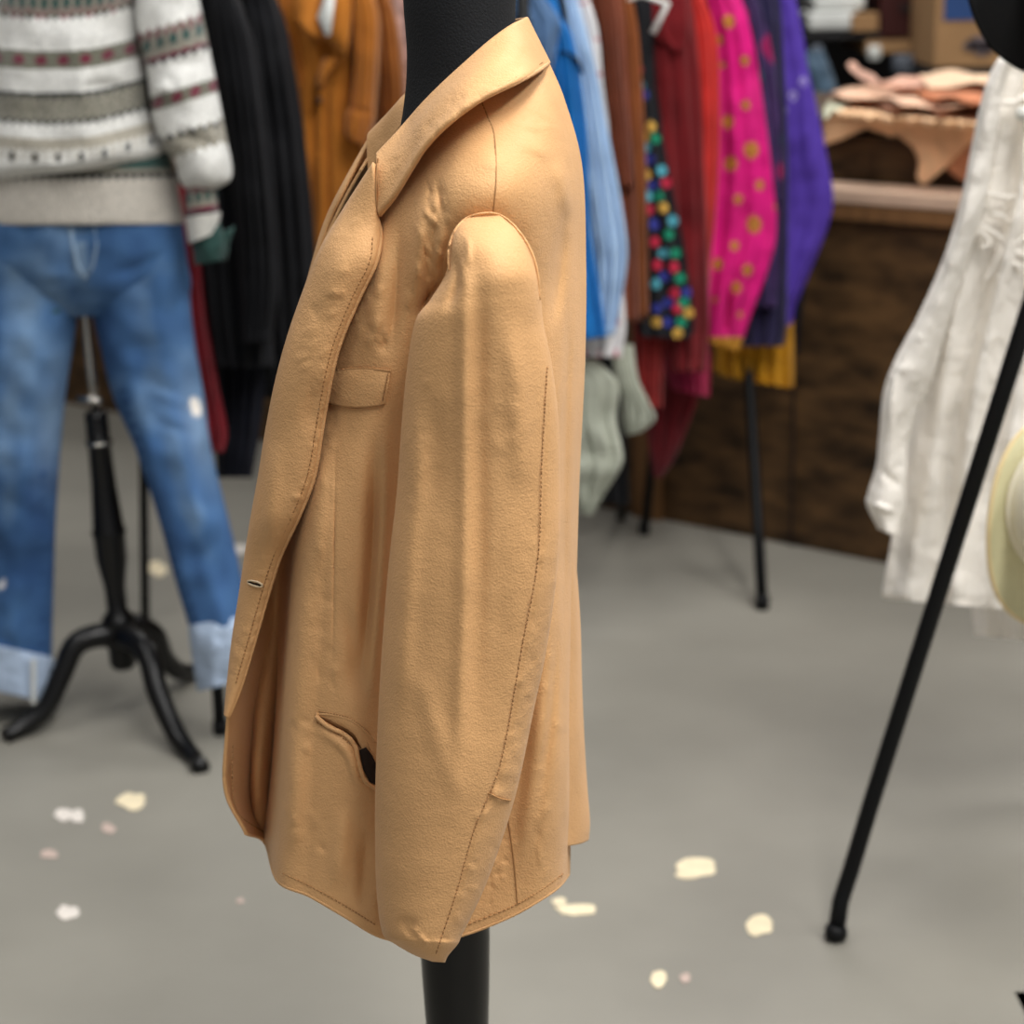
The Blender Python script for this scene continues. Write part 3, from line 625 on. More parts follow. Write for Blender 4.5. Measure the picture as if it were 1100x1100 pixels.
hip = [(-20,190,188,188,YJ,.10),(-24,240,196,240,YJ,.115),(-28,280,201,280,YJ,.115),(-26,310,205,310,YJ,.10),(-20,340,190,340,YJ,.05)]
lg = [(84,225,196,236,YJ,.085),(88,290,201,285,YJ,.09),(98,335,206,340,YJ,.09),(108,375,211,380,YJ-.005,.088),(122,428,219,425,YJ-.01,.085),(146,484,227,482,YJ-.05,.08),(171,560,244,552,YJ-.09,.072),(187,620,259,615,YJ-.12,.066),(203,674,268,662,YJ-.14,.064),(208,700,272,690,YJ-.15,.064)]
l2 = [(-24,236,84,225,YJ,.085),(-28,290,86,290,YJ,.09),(-32,340,84,335,YJ,.09),(-36,380,78,375,YJ-.005,.088),(-40,425,71,420,YJ-.01,.085),(-40,484,65,484,YJ-.02,.08),(-36,560,60,560,YJ-.02,.072),(-34,620,58,620,YJ-.01,.066),(-32,700,56,704,YJ,.064),(-32,720,58,724,YJ,.064)]
mb = MB()
jf = [(2, .004, .2, .5)]
for r, nv in ((hip, 60), (lg, 150), (l2, 150)):
    V, Fc, C, G = loft(r, nv, 64, jf if nv > 60 else [(4, .004, .1, .3)], [([(110,300),(150,285),(190,262)], 6, -.008), ([(40,310),(75,300)], 6, -.006), ([(212,440),(150,415)], 5, .006), ([(215,470),(160,450)], 6, -.006), ([(100,345),(140,300)], 7, .006), ([(205,520),(225,440)], 6, .005), ([(110,410),(160,540)], 8, -.005)], .015, 9, 0, jcol)
    mb.add(V, Fc, C)
mb.build('denim', M['denim'], jn, attr=True)
def cuff(r, seed): 
    V, Fc, C, G = loft(r, 50, 56, [(3, .003, .1, .3)], [], .006, 20, seed); build('turned_cuff', V, Fc, M['denim_in'], jn)
cuff([(202,672,270,660,YJ-.14,.068),(204,690,272,676,YJ-.15,.074),(208,718,274,702,YJ-.15,.076),(212,743,276,728,YJ-.15,.076)], 1)
cuff([(-36,686,57,706,YJ,.072),(-36,700,60,718,YJ,.078),(-34,720,61,738,YJ,.078),(-32,736,62,757,YJ,.078)], 2)
fly = MB(); fy = [(76,240),(78,262),(83,285),(92,300)]; fly.tube([p1(x, y, YJ-.116+.0*i) for i, (x, y) in enumerate(fy)], .004, 8); fly.tube([p1(101, 240, YJ-.115), p1(104, 262, YJ-.115), p1(100, 285, YJ-.112), p1(92, 300, YJ-.108)], .0025, 8)
cloth('denim_fly', (125, 148, 172)); fly.build('fly_seam', M['denim_fly'], jn)
hs = MB(); 
for i in range(6): hs.box(p1(36, 712+8*i, YJ-.082), (.004, .002, .006))
hs.build('cuff_seam', M['white_plastic'], jn, smooth=False)
# sweater
WH, GY, OL, DK, MR, TL, BG = rgb(230, 230, 226), rgb(142, 138, 126), rgb(112, 112, 98), rgb(45, 48, 48), rgb(112, 38, 58), rgb(48, 82, 78), rgb(176, 170, 156)
def zig(u, per, am): return am*(2*abs((u/per) % 1-.5)*2-1)
def band(v, u, rib):
    """v = pattern height in photo rows on the chest, u = distance along the row"""
    z = zig(u, 9, 3)
    if v < -6: return WH if (int(v/9) % 2) else GY
    if v < 6: return TL if (u % 12) < 7 else GY
    if v < 12: return GY if (u % 8) < 5 else MR
    if v < 17+z: return OL if v < 14 else (MR if (u % 26) < 12 else DK)
    if v < 52: return WH
    if v < 56: return OL
    if v < 68: return MR if abs((u % 24)-12) < 8-abs(v-62)*1.1 else OL
    if v < 72: return OL
    if v < 97: return WH
    if v < 102+z: return DK
    if v < 127+z*.7: return GY if mnoise.noise(Vector((u*.3, v*.3, 0))) > -.1 else OL
    if v < 131+z: return DK
    if v < 146: return WH
    if v < 158: return BG
    if v < 176: return DK if (u % 25) < 5 and 162 < v < 172 else (BG if (u % 8) < 3 and v < 170 else WH)
    return WH
def scol(px, py, x, s, fr):
    v = py+max(0, px-95)**1.5*.022-3*math.sin(px*.03)
    if 70 < px < 150 and v > 75: v += 0
    return band(v, px*1.0+40, 0)
sw = thing('sweater', 'white and grey patterned wool sweater with maroon diamonds, above the blue jeans', 'sweater', tuple(p1(90, 245, YJ)))
rw = [(14,-60,146,-70,YJ,.115),(2,-20,146,-20,YJ,.125),(-8,30,147,28,YJ,.135),(-14,70,155,68,YJ,.14),(-18,110,160,106,YJ,.145),(-24,145,170,140,YJ,.155),(-30,170,180,158,YJ,.16),(-32,186,176,167,YJ,.155),(-28,196,168,174,YJ,.13)]
cloth_part('knit_body', rw, M['knit'], sw, nv=240, nu=560, nz=.012, nsc=9, colf=scol, folds=[(2, .006, .3, .4)], cre=[([(80,100),(110,92),(150,95)], 7, -.010), ([(20,178),(100,180),(150,160)], 10, .008), ([(90,60),(90,130)], 12, .005)])
def rcol(px, py, x, s, fr):
    if py < 192+zig(px, 9, 3)-max(0, px-95)*.02: return DK if py > 186 else (GY if py > 181 else TL)
    return rgb(206, 200, 190) if (px*1.0 % 3.2) < 2.2 else rgb(178, 172, 162)
cloth_part('ribbed_hem', [(-24,165,180,160,YJ,.115),(-26,190,188,186,YJ,.125),(-28,215,193,212,YJ,.13),(-26,238,197,237,YJ,.13),(-25,242,196,241,YJ,.125)], M['knit'], sw, nv=90, nu=560, nz=.004, colf=rcol)
def acol(px, py, x, s, fr):
    t = px-190
    v = py+t*.30
    if v < 206: 
        vv = v-100
        v2 = 60+vv if v > 60 else 0
        z = zig(px, 11, 3)
        if v < 24+z: return WH
        if v < 34: return GY if (px % 9) < 5 else MR
        if v < 46: return TL if (px % 14) < 8 else GY
        if v < 62+z: return GY if v < 54 else DK if v > 58 else MR
        if v < 96: return WH
        if v < 112: return MR if abs((px % 20)-10) < 8-abs(v-104)*1.1 else OL
        if v < 143+z: return WH
        if v < 149: return DK if (px % 12) < 7 else GY
        if v < 168+z: return GY if mnoise.noise(Vector((px*.3, v*.3, 0))) > -.1 else BG
        return WH
    return WH
cloth_part('sleeve', [(145,-60,196,-70,YJ-.03,.06),(144,-20,208,-24,YJ-.03,.07),(146,30,218,20,YJ-.04,.075),(157,72,228,68,YJ-.05,.075),(162,108,235,104,YJ-.06,.075),(166,135,240,130,YJ-.065,.072),(176,158,244,152,YJ-.07,.07),(188,176,249,178,YJ-.07,.068),(192,192,247,194,YJ-.07,.06),(198,202,232,203,YJ-.07,.04)], M['knit'], sw, nv=160, nu=220, nz=.012, nsc=11, colf=acol, cre=[([(165,100),(185,90)], 6, .01), ([(180,140),(240,160)], 8, -.008), ([(175,75),(225,60)], 7, -.006)])
def ccol(px, py, x, s, fr):
    v = py+(px-215)*.15
    if v < 200: return BG
    if v < 206: return MR if (px % 9) < 6 else GY
    if v < 216: return TL if (px % 10) < 6 else GY
    if v < 222: return GY
    if v < 227: return MR
    if v < 231: return DK
    return WH if (px % 3.2) < 2.3 else BG
cloth_part('cuff', [(194,175,234,178,YJ-.07,.035),(198,200,233,200,YJ-.07,.042),(200,225,234,222,YJ-.07,.045),(199,235,237,230,YJ-.07,.047),(203,262,232,250,YJ-.07,.044)], M['knit'], sw, nv=90, nu=200, nz=.004, colf=ccol)
cloth_part('sleeve', [(-60,-60,14,-70,YJ,.06),(-70,30,0,30,YJ,.075),(-80,110,-20,110,YJ,.072),(-84,170,-26,170,YJ,.07),(-70,240,-36,240,YJ,.04)], M['knit'], sw, nv=60, nu=60, nz=.01, colf=acol)
cloth('green_cuff', (32, 62, 58))
V, Fc, C, G = loft([(205,250,236,240,YJ-.07,.03),(205,262,240,250,YJ-.07,.034),(208,275,242,262,YJ-.07,.034),(209,285,240,279,YJ-.07,.03)], 30, 40, nz=.006, nsc=20)
gs = thing('shirt', 'dark green shirt cuff poking out below the patterned sweater sleeve', 'shirt', tuple(p1(222, 280, YJ-.07)))
build('shirt_cuff', V, Fc, M['green_cuff'], gs)
sheet('cuff_point', [p1(236,252,YJ-.08), p1(252,243,YJ-.07), p1(246,260,YJ-.07), p1(243,279,YJ-.07), p1(236,280,YJ-.08)], M['green_cuff'], gs, .004, cuts=1)
MB().tube([p1(215, 215, YJ-.07), p1(222, 262, YJ-.07)], .015, 10).build('shirt_sleeve', M['green_cuff'], gs)
# ---------------------------------------------------------------- hanging garments
def hanger(px, py, Y, rail_z, m='white_plastic', parent=None, w=.17):
    c = p1(px, py, Y); top = Vector((c.x, c.y, rail_z))
    mb = MB(); mb.tube([top+Vector((-.02, 0, -.02)), top+Vector((-.012, 0, .012)), top+Vector((.006, 0, .014)), top+Vector((.012, 0, -.005)), top+Vector((0, 0, -.03)), c+Vector((0, 0, .02))], .002, 6)
    mb.tube([c+Vector((-w, 0, -.06)), c+Vector((-.05, 0, -.005)), c+Vector((0, 0, .015)), c+Vector((.05, 0, -.005)), c+Vector((w, 0, -.06))], .007, 8)
    return mb.build('hanger_loop', M[m], parent)
def garment(name, label, cat, m, parts, group, hang=None, **kw):
    xs = parts[0][1][-1]; g = thing(name, label, cat, tuple(p1((xs[0]+xs[2])/2, xs[1], xs[4])), group)
    for i, (pn, rows, *ex) in enumerate(parts):
        k = dict(kw); k.update(ex[0] if ex else {}); mm = k.pop('m', m)
        o, G = cloth_part(pn, rows, M[mm], g, seed=i*7+len(label), **k)
    return g
def R(Y, t, *q): return [(a, b, c, d, Y+(e[0] if e else 0), t) for a, b, c, d, *e in q]
# ---- rack of dark coats
GD = 'dark coats on the rack behind the sweater'
F1 = dict(folds=[(5, .010, .1, .3), (9, .004, .4, -.2)], nz=.012, nv=70, nu=90)
garment('coat', 'long black wool coat nearest to the patterned sweater sleeve', 'coat', 'black_cloth', [
  ('body', R(3.95, .09, (170,-60,240,-40), (170,0,262,10), (175,60,272,60), (190,150,283,150), (200,250,290,250), (212,330,292,330), (222,395,296,395))),
  ('sleeve', R(3.84, .05, (222,-20,252,-10), (226,40,272,40), (240,130,286,130), (248,220,296,220), (255,300,300,300), (258,368,292,368))) ], GD, **F1)
garment('coat', 'black coat with a sloping shoulder seen against the ochre suede jackets', 'coat', 'black_cloth', [
  ('body', R(4.12, .07, (230,-60,280,-40), (240,-10,304,15), (250,60,316,70), (262,150,328,150), (270,250,338,250), (278,340,342,340), (282,428,344,428))) ], GD, **F1)
garment('trousers', 'navy trousers hanging lowest among the dark coats', 'trousers', 'navy_cloth', [
  ('trouser_leg', R(4.02, .05, (222,330,288,330), (226,400,286,400), (230,460,280,460), (233,513,271,513))) ], GD, **F1)
cloth('red_wool', (128, 12, 30))
garment('skirt', 'narrow strip of a crimson garment between the jeans and the black coats', 'skirt', 'red_wool', [
  ('panel', R(3.90, .03, (180,200,208,200), (186,260,214,262), (194,340,222,340), (202,410,234,410), (212,462,244,462), (226,486,240,486))) ], GD, **F1)
dr = thing('garment_rack', 'black rack with thin tube legs carrying the dark coats, behind the jeans', 'clothes rack', tuple(fl(154, 660)))
a0 = fl(156, 664); b0 = fl(237, 788); rz = 1.62
MB().tube([a0+Vector((0, 0, .0)), Vector((p1(153, 480, a0.y).x, a0.y, .35)), Vector((a0.x-.01, a0.y, rz))], .010, 10).build('leg', M['black_metal'], dr)
tb1 = Vector((a0.x+.12, 3.95, rz))
MB().tube([b0, b0+Vector((-.0, .0, .10)), b0+Vector((-.03, .10, .5)), tb1], .0115, 10).build('leg', M['black_metal'], dr)
MB().tube([b0+Vector((0, 0, 0)), b0+Vector((0, 0, .025))], .014, 12).build('rubber_foot', M['black_metal'], dr)
ra = p1(200, -90, 3.7); rb = p1(290, -90, 4.3); ra.z = rb.z = rz
MB().tube([Vector((a0.x-.01, a0.y, rz)), tb1, Vector((rb.x, 4.4, rz))], .012, 12).build('rail', M['black_metal'], dr)
c1 = fl(300, 640); MB().tube([Vector((rb.x, 4.4, rz)), Vector((rb.x+.12, 4.5, .3)), Vector((rb.x+.14, 4.52, 0))], .011, 10).build('leg', M['black_metal'], dr)
# ---- ochre suede jackets
cloth('ochre_suede', (176, 108, 34), .16, .9, 10); cloth('ochre_dark', (150, 88, 28), .16, .9, 10); cloth('pinkish_print', (186, 150, 140), .5, .9, 40)
GO = 'ochre suede jackets on the back rail'
F2 = dict(folds=[(4, .008, .2, .2), (7, .004, .5, -.3)], nz=.010, nv=70, nu=90)
oj = garment('suede_jacket', 'ochre suede jacket with an open pointed collar and white tag', 'jacket', 'ochre_suede', [
  ('body', R(4.30, .09, (318,-50,370,-50), (300,-5,400,-5), (296,60,405,60), (300,160,402,160), (310,280,400,280), (320,390,398,390)), dict(cre=[([(334,30),(337,120),(336,220),(338,300)], 5, -.02), ([(345,60),(346,280)], 4, .008)])),
  ('sleeve', R(4.20, .05, (376,-20,398,-16), (378,20,408,20), (379,70,407,70), (376,112,404,116), (371,122,404,126), (370,142,398,148), (378,152,392,156)), dict(nz=.006, cre=[([(372,116),(404,122)], 3, -.006)])),
  ('sleeve', R(4.28, .05, (290,-20,312,-16), (288,20,322,20), (300,60,334,60), (316,100,338,100), (326,116,338,116)))], GO, **F2)
sheet('collar_point', [p1(356,-30,4.19), p1(378,-20,4.18), p1(377,20,4.16), p1(373,62,4.15), p1(362,54,4.16), p1(348,40,4.17), p1(352,0,4.18)], M['ochre_suede'], oj, .012, cuts=1)
sheet('lapel_flap', [p1(366,62,4.18), p1(350,80,4.17), p1(343,100,4.18), p1(341,86,4.19), p1(349,62,4.19)], M['ochre_suede'], oj, .008, cuts=1)
sheet('collar_point', [p1(318,-20,4.19), p1(342,-20,4.18), p1(341,30,4.17), p1(346,44,4.17), p1(330,36,4.16), p1(318,20,4.17)], M['ochre_suede'], oj, .012, cuts=1)
MB().tube([p1(343, 108, 4.19), p1(343, 108, 4.205)], .007, 12).build('button', M['dark_metal'], oj)
bt = sheet('paper_tag', [p1(352,-10,4.15), p1(361,-14,4.15), p1(355,38,4.14), p1(350,39,4.14), p1(341,18,4.15)], M['white_plastic'], None, .003, cuts=0); tag(bt, 'white paper tag inside the ochre jacket collar', 'tag')
garment('suede_jacket', 'second, plainer ochre suede jacket whose shoulder shows beside the dress form neck', 'jacket', 'ochre_dark', [
  ('body', R(4.46, .06, (385,-50,405,-50), (385,-5,420,-5), (385,60,428,60), (385,160,425,160), (388,280,424,280))),
  ('sleeve', R(4.40, .05, (398,-25,412,-15), (402,10,426,18), (405,70,434,70), (408,130,438,130), (410,220,440,220), (412,300,440,300)))], GO, **F2)
garment('blouse', 'pinkish printed blouse glimpsed between the ochre jacket and the dress form neck', 'blouse', 'pinkish_print', [
  ('body', R(4.62, .05, (380,-60,430,-50), (390,0,446,0), (400,80,450,80), (405,200,450,200)))], GO, **F2)
MB().box((0, 0, 0), (.001, .001, .001))
br = thing('garment_rack', 'black rail above the frame carrying the ochre jackets', 'clothes rack', (p1(400, -60, 4.4).x, 4.45, 0))
q0 = p1(330, -90, 4.25); q1 = p1(430, -90, 4.7); q0.z = q1.z = 1.62
MB().tube([q0, q1], .012, 10).build('rail', M['black_metal'], br)
for q in (q0, q1): MB().tube([Vector((q.x, q.y, 0)), q], .011, 10).build('leg', M['black_metal'], br)
# ---- colourful rack in the middle
GM = 'bright garments on the middle rack'
cloth('dark_denim', (78, 108, 146), .15); cloth('bright_blue', (8, 104, 176), .12); cloth('pale_blue', (158, 186, 218), .12); cloth('white_check', (220, 218, 220), .08)
cloth('rust_suede', (112, 54, 30), .2); cloth('tan_suede', (134, 72, 26), .2); cloth('dark_red', (104, 10, 18), .25); cloth('bright_red', (182, 36, 30), .22); cloth('navy_shine', (32, 26, 62), .3)
cloth('purple_satin', (72, 50, 146), .14); cloth('mustard', (176, 124, 10), .2); cloth('brick', (132, 26, 24), .2); cloth('raspberry', (160, 18, 72), .2); cloth('deep_red', (90, 4, 16), .25); cloth('sage_white', (166, 170, 156), .12)
def RM(Y, t, *q): return R(3.86+(Y-3.86)*.50, t*.5, *q)
F3 = dict(folds=[(3, .006, .15, .2), (6, .005, .45, -.25)], nz=.010, nv=80, nu=90)
garment('denim_jacket', 'faded blue denim jacket shoulder just behind the tan collar', 'jacket', 'dark_denim', [
  ('body', RM(3.86, .06, (520,-60,570,-50), (520,0,582,0), (520,40,590,40), (520,140,592,140), (520,300,590,300))),
  ('sleeve', RM(3.80, .05, (548,-30,566,-26), (550,10,596,12), (560,30,602,28), (566,60,596,60), (565,100,590,100), (560,180,588,180), (560,300,588,300)), dict(cre=[([(600,26),(592,62)], 3, -.01)]))], GM, **F3)
garment('fleece_jacket', 'bright blue fleece jacket with dark piping next to the pale blue shirt', 'jacket', 'bright_blue', [
  ('body', RM(3.96, .05, (540,-50,590,-40), (540,0,603,20), (545,60,612,55), (548,160,620,160), (552,260,620,260), (556,350,618,350))),
  ('sleeve', RM(3.92, .04, (588,20,606,22), (584,40,616,42), (586,90,625,92), (588,160,632,160), (592,240,634,240), (596,320,646,320), (598,369,652,362)), dict(nz=.006)), 
  ('piping', RM(3.875, .004, (600,56,603,54), (610,60,613,57), (619,68,622,65), (624,80,627,78)), dict(m='navy_cloth', nv=12, nu=10, nz=0))], GM, **F3)
garment('shirt', 'black garment sliver between the denim jacket and the pale blue shirt', 'shirt', 'black_cloth', [
  ('body', RM(4.02, .02, (560,-50,595,-40), (565,0,605,0), (570,30,610,28), (580,160,625,160), (590,300,640,300)))], GM, **F3)
garment('shirt', 'pale blue cotton shirt with a long sleeve between blue fleece and brown suede', 'shirt', 'pale_blue', [
  ('body', RM(4.10, .04, (570,-50,615,-40), (580,0,622,10), (590,60,630,60), (600,160,640,160), (604,260,648,260), (606,350,650,350))),
  ('sleeve', RM(4.05, .04, (598,-30,612,-28), (603,20,627,22), (612,70,640,72), (620,150,655,150), (626,220,668,220), (634,270,674,272), (638,320,668,322), (640,362,660,360)), dict(nz=.008, cre=[([(640,180),(655,300)], 5, .006)]))], GM, **F3)
def checkcol(px, py, x, s, fr):
    return rgb(196, 120, 130) if (abs((py-40) % 38) < 2.4 and int(px/9) % 2) else rgb(220, 219, 221)
garment('shirt', 'white shirt with faint pink check whose hem shows below the pale blue one', 'shirt', 'attr', [
  ('body', RM(4.18, .03, (590,-50,625,-40), (596,0,636,16), (600,60,645,60), (606,160,654,160), (610,260,664,260), (618,345,672,345), (622,383,668,384))),
  ('sleeve', RM(4.15, .03, (612,-20,628,-14), (618,30,642,30), (628,90,648,90), (634,140,654,140), (640,220,658,220)), dict(nz=.006))], GM, colf=checkcol, **F3)
garment('suede_coat', 'dark rust brown suede coat right of the white checked shirt', 'coat', 'rust_suede', [
  ('body', RM(4.28, .035, (600,-60,650,-50), (610,0,668,0), (620,60,674,60), (630,160,680,160), (640,260,684,260), (650,345,686,345))),
  ('sleeve', RM(4.24, .03, (630,-40,650,-40), (640,10,664,10), (648,70,668,70), (654,160,678,160), (662,200,682,200)), dict(nz=.006))], GM, **F3)
garment('suede_coat', 'lighter tan brown suede coat beside the black polka dot shirt', 'coat', 'tan_suede', [
  ('body', RM(4.36, .03, (620,-60,660,-50), (640,0,680,0), (650,60,686,60), (655,160,692,160), (660,260,692,260), (664,345,692,345))),
  ('sleeve', RM(4.33, .03, (654,-30,672,-28), (657,20,684,22), (662,90,690,90), (668,170,694,170), (676,240,695,240), (680,340,697,340)), dict(nz=.006))], GM, **F3)
dots = []
DC = [rgb(78, 158, 176), rgb(176, 34, 62), rgb(50, 56, 140), rgb(16, 128, 96), rgb(196, 154, 70)]
for i, (x, y, c) in enumerate([(681,47,0),(685,75,1),(687,92,0),(691,102,2),(699,136,4),(692,147,4),(704,149,3),(694,158,0),(698,171,2),(711,183,0),(694,188,4),(716,196,1),(702,199,2),(707,211,3),(695,211,0),(712,223,4),(697,225,1),(703,241,2),(723,237,0),(718,252,3),(703,260,1),(713,272,0),(726,272,3),(706,285,1),(724,287,1),(714,297,2),(731,299,3),(704,305,0),(724,315,1),(738,314,2),(718,325,2),(735,325,3),(727,331,1),(705,331,2),(740,336,4),(705,346,4),(718,346,2),(732,346,3),(728,358,4)]): dots.append((x, y, c))
def dotcol(px, py, x, s, fr):
    if fr:
        for dx, dy, c in dots:
            if (px-dx)**2+(py-dy)**2 < 34: return DC[c]
    return rgb(20, 21, 26)
garment('polka_dot_shirt', 'black shirt with multicoloured polka dots between brown suede and red', 'shirt', 'attr', [
  ('body', RM(4.44, .03, (640,-50,690,-40), (650,0,700,0), (660,50,702,50), (668,100,706,105), (674,180,718,180), (680,250,732,250), (684,310,742,310), (686,352,746,352), (690,362,740,364)), dict(nv=260, nu=320))], GM, colf=dotcol, folds=[(3, .006, .1, .1)], nz=.006)
wh = hanger(689, 2, 4.09, 1.60, w=.022); wh.name = 'hanger'; tag(wh, 'white plastic hanger hook holding the polka dot shirt', 'hanger')
garment('shirt', 'dark red shirt with a soft collar between the polka dots and the red jacket', 'shirt', 'dark_red', [
  ('body', RM(4.54, .04, (680,-50,715,-40), (690,-10,740,-10), (694,60,750,60), (700,160,756,160), (706,260,760,260), (712,340,762,340), (720,400,758,400)), dict(cre=[([(708,90),(716,200),(730,300)], 5, .01), ([(735,120),(740,300)], 5, -.012)])),
  ('collar', RM(4.48, .02, (700,-30,735,-30), (698,10,738,8), (702,36,740,30), (716,50,738,46), (724,56,734,52)), dict(nz=.006, nv=24, nu=30))], GM, **F3)
garment('red_jacket', 'bright red jacket sleeve in front of the magenta blouse', 'jacket', 'bright_red', [
  ('body', RM(4.62, .04, (710,-50,745,-40), (720,0,760,10), (730,80,766,80), (736,180,766,180), (736,280,764,280), (738,330,760,330))),
  ('sleeve', RM(4.58, .035, (730,-20,750,-14), (728,12,766,22), (731,60,772,60), (734,130,773,130), (736,200,771,200), (736,270,765,270), (736,330,757,330), (738,345,754,345)), dict(nz=.009))], GM, **F3)
med = [(783,23,8),(772,43,6),(801,113,6),(782,131,8),(807,161,10),(785,176,9),(816,199,6),(793,214,6),(810,241,10),(789,264,6),(771,284,7),(803,290,7),(791,309,7),(768,322,4),(795,338,4),(776,70,4),(800,65,6),(838,140,6),(835,222,5),(765,225,5)]
def pinkcol(px, py, x, s, fr):
    base = mix(rgb(212, 12, 122), rgb(190, 22, 108), .5+mnoise.noise(Vector((px*.03, py*.01, 2))))
    if fr and py > 362: return rgb(170, 120, 40)
    for dx, dy, r in med:
        d = math.hypot((px-dx)/.85, py-dy)
        if d < r: return rgb(120, 84, 40) if d < r*.28 else (rgb(184, 122, 50) if d < r*.75 else rgb(176, 90, 60))
    return base
garment('blouse', 'magenta blouse printed with gold medallions in front of the purple shirt', 'blouse', 'attr', [
  ('body', RM(4.80, .04, (735,-50,780,-40), (745,0,800,10), (752,80,812,80), (756,180,820,180), (756,280,822,280), (758,350,800,350)), dict(nv=200, nu=200)),
  ('sleeve', RM(4.72, .05, (752,-30,776,-24), (762,10,800,12), (768,60,812,60), (770,120,821,120), (768,190,830,190), (762,250,834,250), (758,285,825,290), (755,330,808,336), (753,360,796,372), (755,366,794,377)), dict(nz=.010, nv=260, nu=300, cre=[([(784,300),(781,372)], 3, -.02), ([(790,80),(800,240)], 8, .006)]))], GM, colf=pinkcol, folds=[(3, .006, .15, .2)])
def multi(px, py, x, s, fr):
    n = mnoise.noise(Vector((px*.05, py*.03, 5)))
    if n > .35: return rgb(150, 30, 90)
    if n < -.45: return rgb(20, 84, 92)
    return mix(rgb(44, 34, 70), rgb(74, 50, 100), .5+n)
garment('blouse', 'dark violet blouse with pink and teal flecks behind the magenta one', 'blouse', 'attr', [
  ('body', RM(4.90, .035, (760,-50,795,-40), (780,0,815,4), (790,60,830,60), (798,160,840,160), (800,260,838,260), (800,330,834,330)), dict(nv=100, nu=100)),
  ('sleeve', RM(4.86, .03, (784,-30,800,-24), (792,14,818,16), (800,90,828,90), (806,170,838,170), (806,215,838,215)), dict(nz=.006, nv=100, nu=80))], GM, colf=multi, folds=[(3, .008, .15, .2)], nz=.008)
garment('shirt', 'shiny navy shirt between the dark violet blouse and the purple shirt', 'shirt', 'navy_shine', [
  ('body', RM(4.98, .03, (790,-50,825,-40), (800,0,838,0), (806,60,842,60), (810,160,846,160), (806,260,846,260), (797,340,845,340), (796,372,842,372))) ], GM, **F3)
def purcol(px, py, x, s, fr):
    for dx, dy in ((863, 88), (852, 103), (842, 118), (835, 130)):
        d = math.hypot(px-dx, py-dy)
        if d < 4.4: return rgb(150, 140, 190) if d > 2.2 else rgb(96, 76, 160)
    return rgb(74, 50, 150)
garment('shirt', 'purple shirt with a row of snap studs, rightmost sleeve on the middle rack', 'shirt', 'attr', [
  ('body', RM(5.10, .03, (805,-50,840,-40), (812,0,856,4), (820,60,866,60), (826,160,876,160), (824,260,870,260), (820,345,850,345)), dict(nv=80, nu=80)),
  ('sleeve', RM(5.04, .045, (822,-30,838,-26), (828,10,852,6), (829,50,862,48), (831,110,876,108), (833,170,888,166), (834,215,895,212), (836,250,889,244), (834,290,872,288), (826,330,856,326), (822,345,852,342), (822,352,850,349)), dict(nz=.009, nv=180, nu=160, cre=[([(862,110),(868,200)], 7, .008), ([(845,140),(850,260)], 7, -.010), ([(826,330),(852,326)], 3, -.006)]))], GM, colf=purcol, folds=[(2, .005, .15, .2)])
garment('skirt', 'mustard yellow skirt hem hanging below the purple cuff', 'skirt', 'mustard', [
  ('panel', RM(5.14, .04, (775,300,850,290), (770,340,852,335), (768,380,853,380), (768,400,853,412), (790,408,850,417)))], GM, **dict(F3, folds=[(6, .012, .1, .05), (10, .005, .3, 0)]))
garment('trousers', 'black-blue trouser leg at the right end of the middle rack', 'trousers', 'navy_cloth', [
  ('trouser_leg', RM(5.22, .03, (835,240,870,240), (840,300,866,300), (845,350,860,350), (850,380,858,380)))], GM, **F3)
garment('trousers', 'brick red trouser leg hanging below the polka dot shirt', 'trousers', 'brick', [
  ('trouser_leg', RM(4.56, .045, (675,300,715,300), (680,345,716,350), (681,400,713,400), (682,436,712,438)))], GM, **F3)
garment('skirt', 'raspberry pink skirt hem hanging below the dark red shirt', 'skirt', 'raspberry', [
  ('panel', RM(4.72, .045, (700,300,765,300), (708,350,763,350), (712,390,763,400), (722,418,762,427)))], GM, **dict(F3, folds=[(5, .016, .1, .05)]))
garment('scarf', 'deep red pointed scarf hanging lowest between two black rack legs', 'scarf', 'deep_red', [
  ('panel', RM(4.86, .02, (688,360,760,360), (690,420,752,420), (694,460,738,460), (698,490,726,490), (702,512,710,514)))], GM, **F3)
garment('trousers', 'pale sage-white trousers bunched up right beside the jacket back', 'trousers', 'sage_white', [
  ('trouser_leg', RM(4.20, .05, (590,385,640,385), (590,410,664,412), (590,440,662,450), (598,475,668,480), (606,505,668,500), (616,535,650,530), (624,552,636,554)), dict(nz=.02)),
  ('trouser_leg', RM(4.32, .04, (655,370,680,370), (660,400,685,405), (668,430,696,430), (668,450,704,450), (672,468,690,464)), dict(nz=.014))], GM, **F3)
garment('trousers', 'black trouser leg in the shade behind the pale sage-white trousers', 'trousers', 'black_cloth', [
  ('trouser_leg', RM(4.55, .04, (610,380,668,380), (630,440,672,440), (632,500,674,500), (636,540,676,542)))], GM, **F3)  # near-black cloth strip filling the gap behind the pale trousers
mr_ = thing('garment_rack', 'black metal rack carrying the bright garments, its thin legs before the brown counter', 'clothes rack', tuple(fl(760, 620)))
f1 = fl(819, 654); f2 = fl(692, 574); rz2 = 1.60
t1 = p1(788, -70, 4.62); t1.z = rz2; t2 = Vector((f2.x+.03, f2.y-.05, rz2))
k1 = p1(814, 560, f1.y+.10)
MB().tube([f1, k1, p1(803, 375, 4.50), t1], .0125, 12).build('leg', M['black_metal'], mr_)
MB().tube([f1+Vector((0, 0, 0)), f1+Vector((0, 0, .03))], .015, 12).build('rubber_foot', M['black_metal'], mr_)
MB().tube([f2, p1(707, 430, f2.y-.02), Vector((f2.x+.06, f2.y-.05, rz2))], .0115, 12).build('leg', M['black_metal'], mr_)
